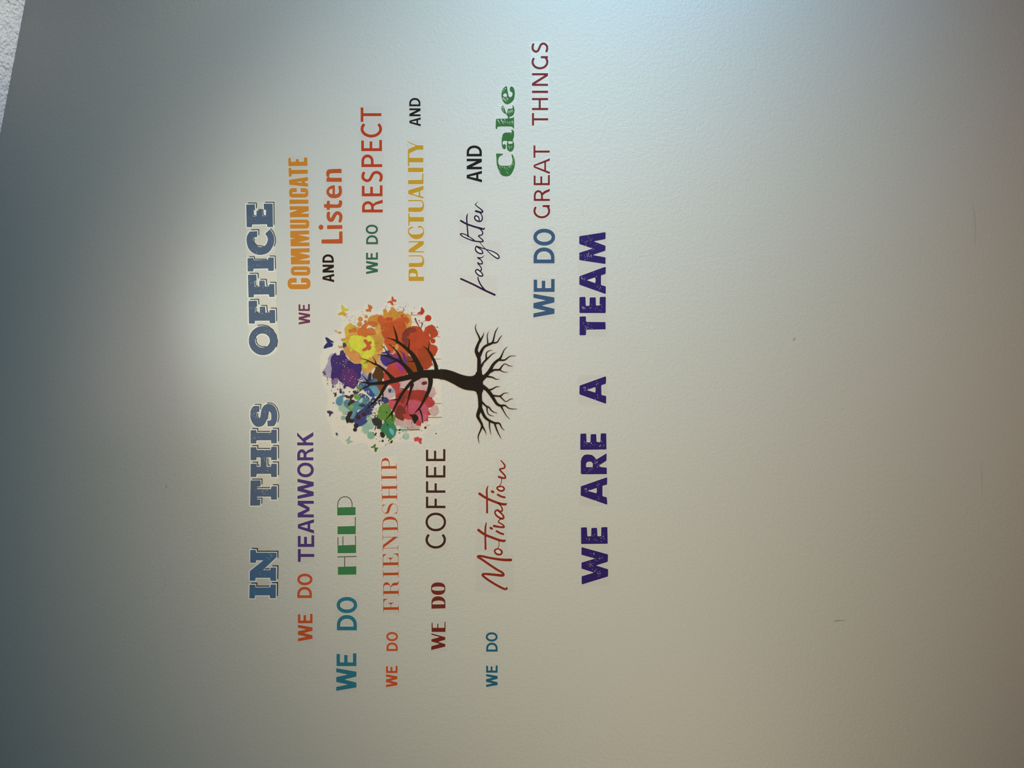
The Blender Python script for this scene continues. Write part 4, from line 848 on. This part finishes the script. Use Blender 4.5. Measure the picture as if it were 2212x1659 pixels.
# ------------------------------------------------------------------ butterflies stuck round the canopy
def butterfly(label, wing_list, rim=1.0):
    allp = [q for p, _ in wing_list for q in A_(p)]
    x1 = max(q[0] for q in allp); y1 = max(q[1] for q in allp); org = px2w(x1, y1)
    root = empty('butterfly_decal', label, 'butterfly', 'butterflies round the paint tree', org)
    for i, (p, c) in enumerate(wing_list):
        v, t = boolean([A_(cr(p, 3))])
        make_mesh('wing', v, t, ink(c, TL, 0.5), 0.12, 0.45+0.01*i, org, root)
butterfly('yellow and gold butterfly, the one nearest the plum word WE', [
 ([(400,150),(440,190),(455,215),(510,222),(505,255),(440,265),(425,280),(390,225),(385,165)], (214,196,60)),
 ([(415,265),(370,285),(320,320),(350,335),(400,330),(440,348),(475,345),(472,305),(450,285),(430,280)], (216,164,50))])
butterfly('orange butterfly between the yellow butterfly and the larger orange-red one', [
 ([(865,145),(905,160),(937,190),(932,222),(905,240),(885,240),(870,215),(858,170)], (206,108,52)),
 ([(880,228),(900,238),(920,262),(892,278),(875,262),(860,275),(815,255),(840,228)], (206,104,50))])
butterfly('orange-red four-winged butterfly farthest out on the orange side of the tree', [
 ([(1285,0),(1310,20),(1320,52),(1355,60),(1362,90),(1340,105),(1308,92),(1285,92),(1275,40)], (206,86,46)),
 ([(1290,90),(1312,150),(1295,163),(1265,140),(1255,118),(1200,115),(1205,97),(1245,85),(1240,65),(1262,80)], (204,86,46))])
butterfly('red butterfly with closed wings beside the round red drop', [
 ([(1808,190),(1840,220),(1860,260),(1845,300),(1820,328),(1790,318),(1735,312),(1740,290),(1790,265),(1795,220)], (190,56,38))])
butterfly('navy blue butterfly beyond the yellow and purple paint', [
 ([(110,725),(150,735),(200,775),(248,800),(245,826),(205,818),(150,830),(125,790),(107,750)], (48,52,104)),
 ([(140,822),(205,822),(240,850),(225,890),(160,905),(80,928),(85,880),(115,845)], (46,50,102))])
butterfly('tiny orange butterfly beside the navy one', [
 ([(320,640),(360,622),(392,645),(382,660),(330,656)], (212,140,84)), ([(262,600),(312,612),(304,636),(285,625)], (212,140,84))])
butterfly('small amber butterfly between the navy butterfly and the yellow splash', [
 ([(333,878),(370,885),(380,915),(340,912)], (214,150,92)), ([(375,885),(415,880),(412,905),(380,915)], (210,140,80))])
butterfly('small dark purple butterfly between the purple splash and the teal circle', [
 ([(240,1705),(275,1712),(298,1698),(300,1730),(272,1740)], (60,44,80)), ([(275,1735),(308,1738),(292,1770),(265,1778),(268,1750)], (60,44,80))])
butterfly('slate grey butterfly alone outside the teal and green paint', [
 ([(135,2030),(190,2025),(235,2045),(245,2070),(205,2080),(150,2070)], (62,62,84)), ([(175,2075),(215,2082),(200,2105),(180,2135),(172,2105)], (62,62,84))])
butterfly('tiny black and teal butterfly next to the pale mint one', [
 ([(282,2418),(318,2418),(322,2435),(300,2440)], (34,44,46)), ([(298,2438),(332,2445),(318,2470),(295,2462)], (60,120,130))])
butterfly('pale mint green butterfly nearest the word HELP', [
 ([(535,2470),(542,2510),(530,2560),(500,2568),(458,2555),(500,2518)], (158,184,156)), ([(530,2555),(600,2568),(548,2590),(515,2615),(490,2602),(505,2572)], (158,184,156))])
butterfly('green and black outlined butterfly at the end of the word FRIENDSHIP', [
 ([(908,2665),(950,2650),(970,2618),(1000,2625),(992,2655),(970,2672),(955,2682),(920,2682)], (78,118,44)), ([(975,2672),(1010,2678),(1045,2680),(1022,2710),(1010,2745),(990,2757),(975,2730)], (70,110,44))])
butterfly('coral red butterfly at the end of the word COFFEE', [
 ([(1675,2545),(1680,2500),(1710,2498),(1740,2482),(1762,2508),(1755,2550),(1700,2570)], (206,76,82)), ([(1755,2512),(1800,2505),(1818,2540),(1802,2570),(1812,2600),(1790,2617),(1762,2590),(1745,2555)], (206,74,80))])
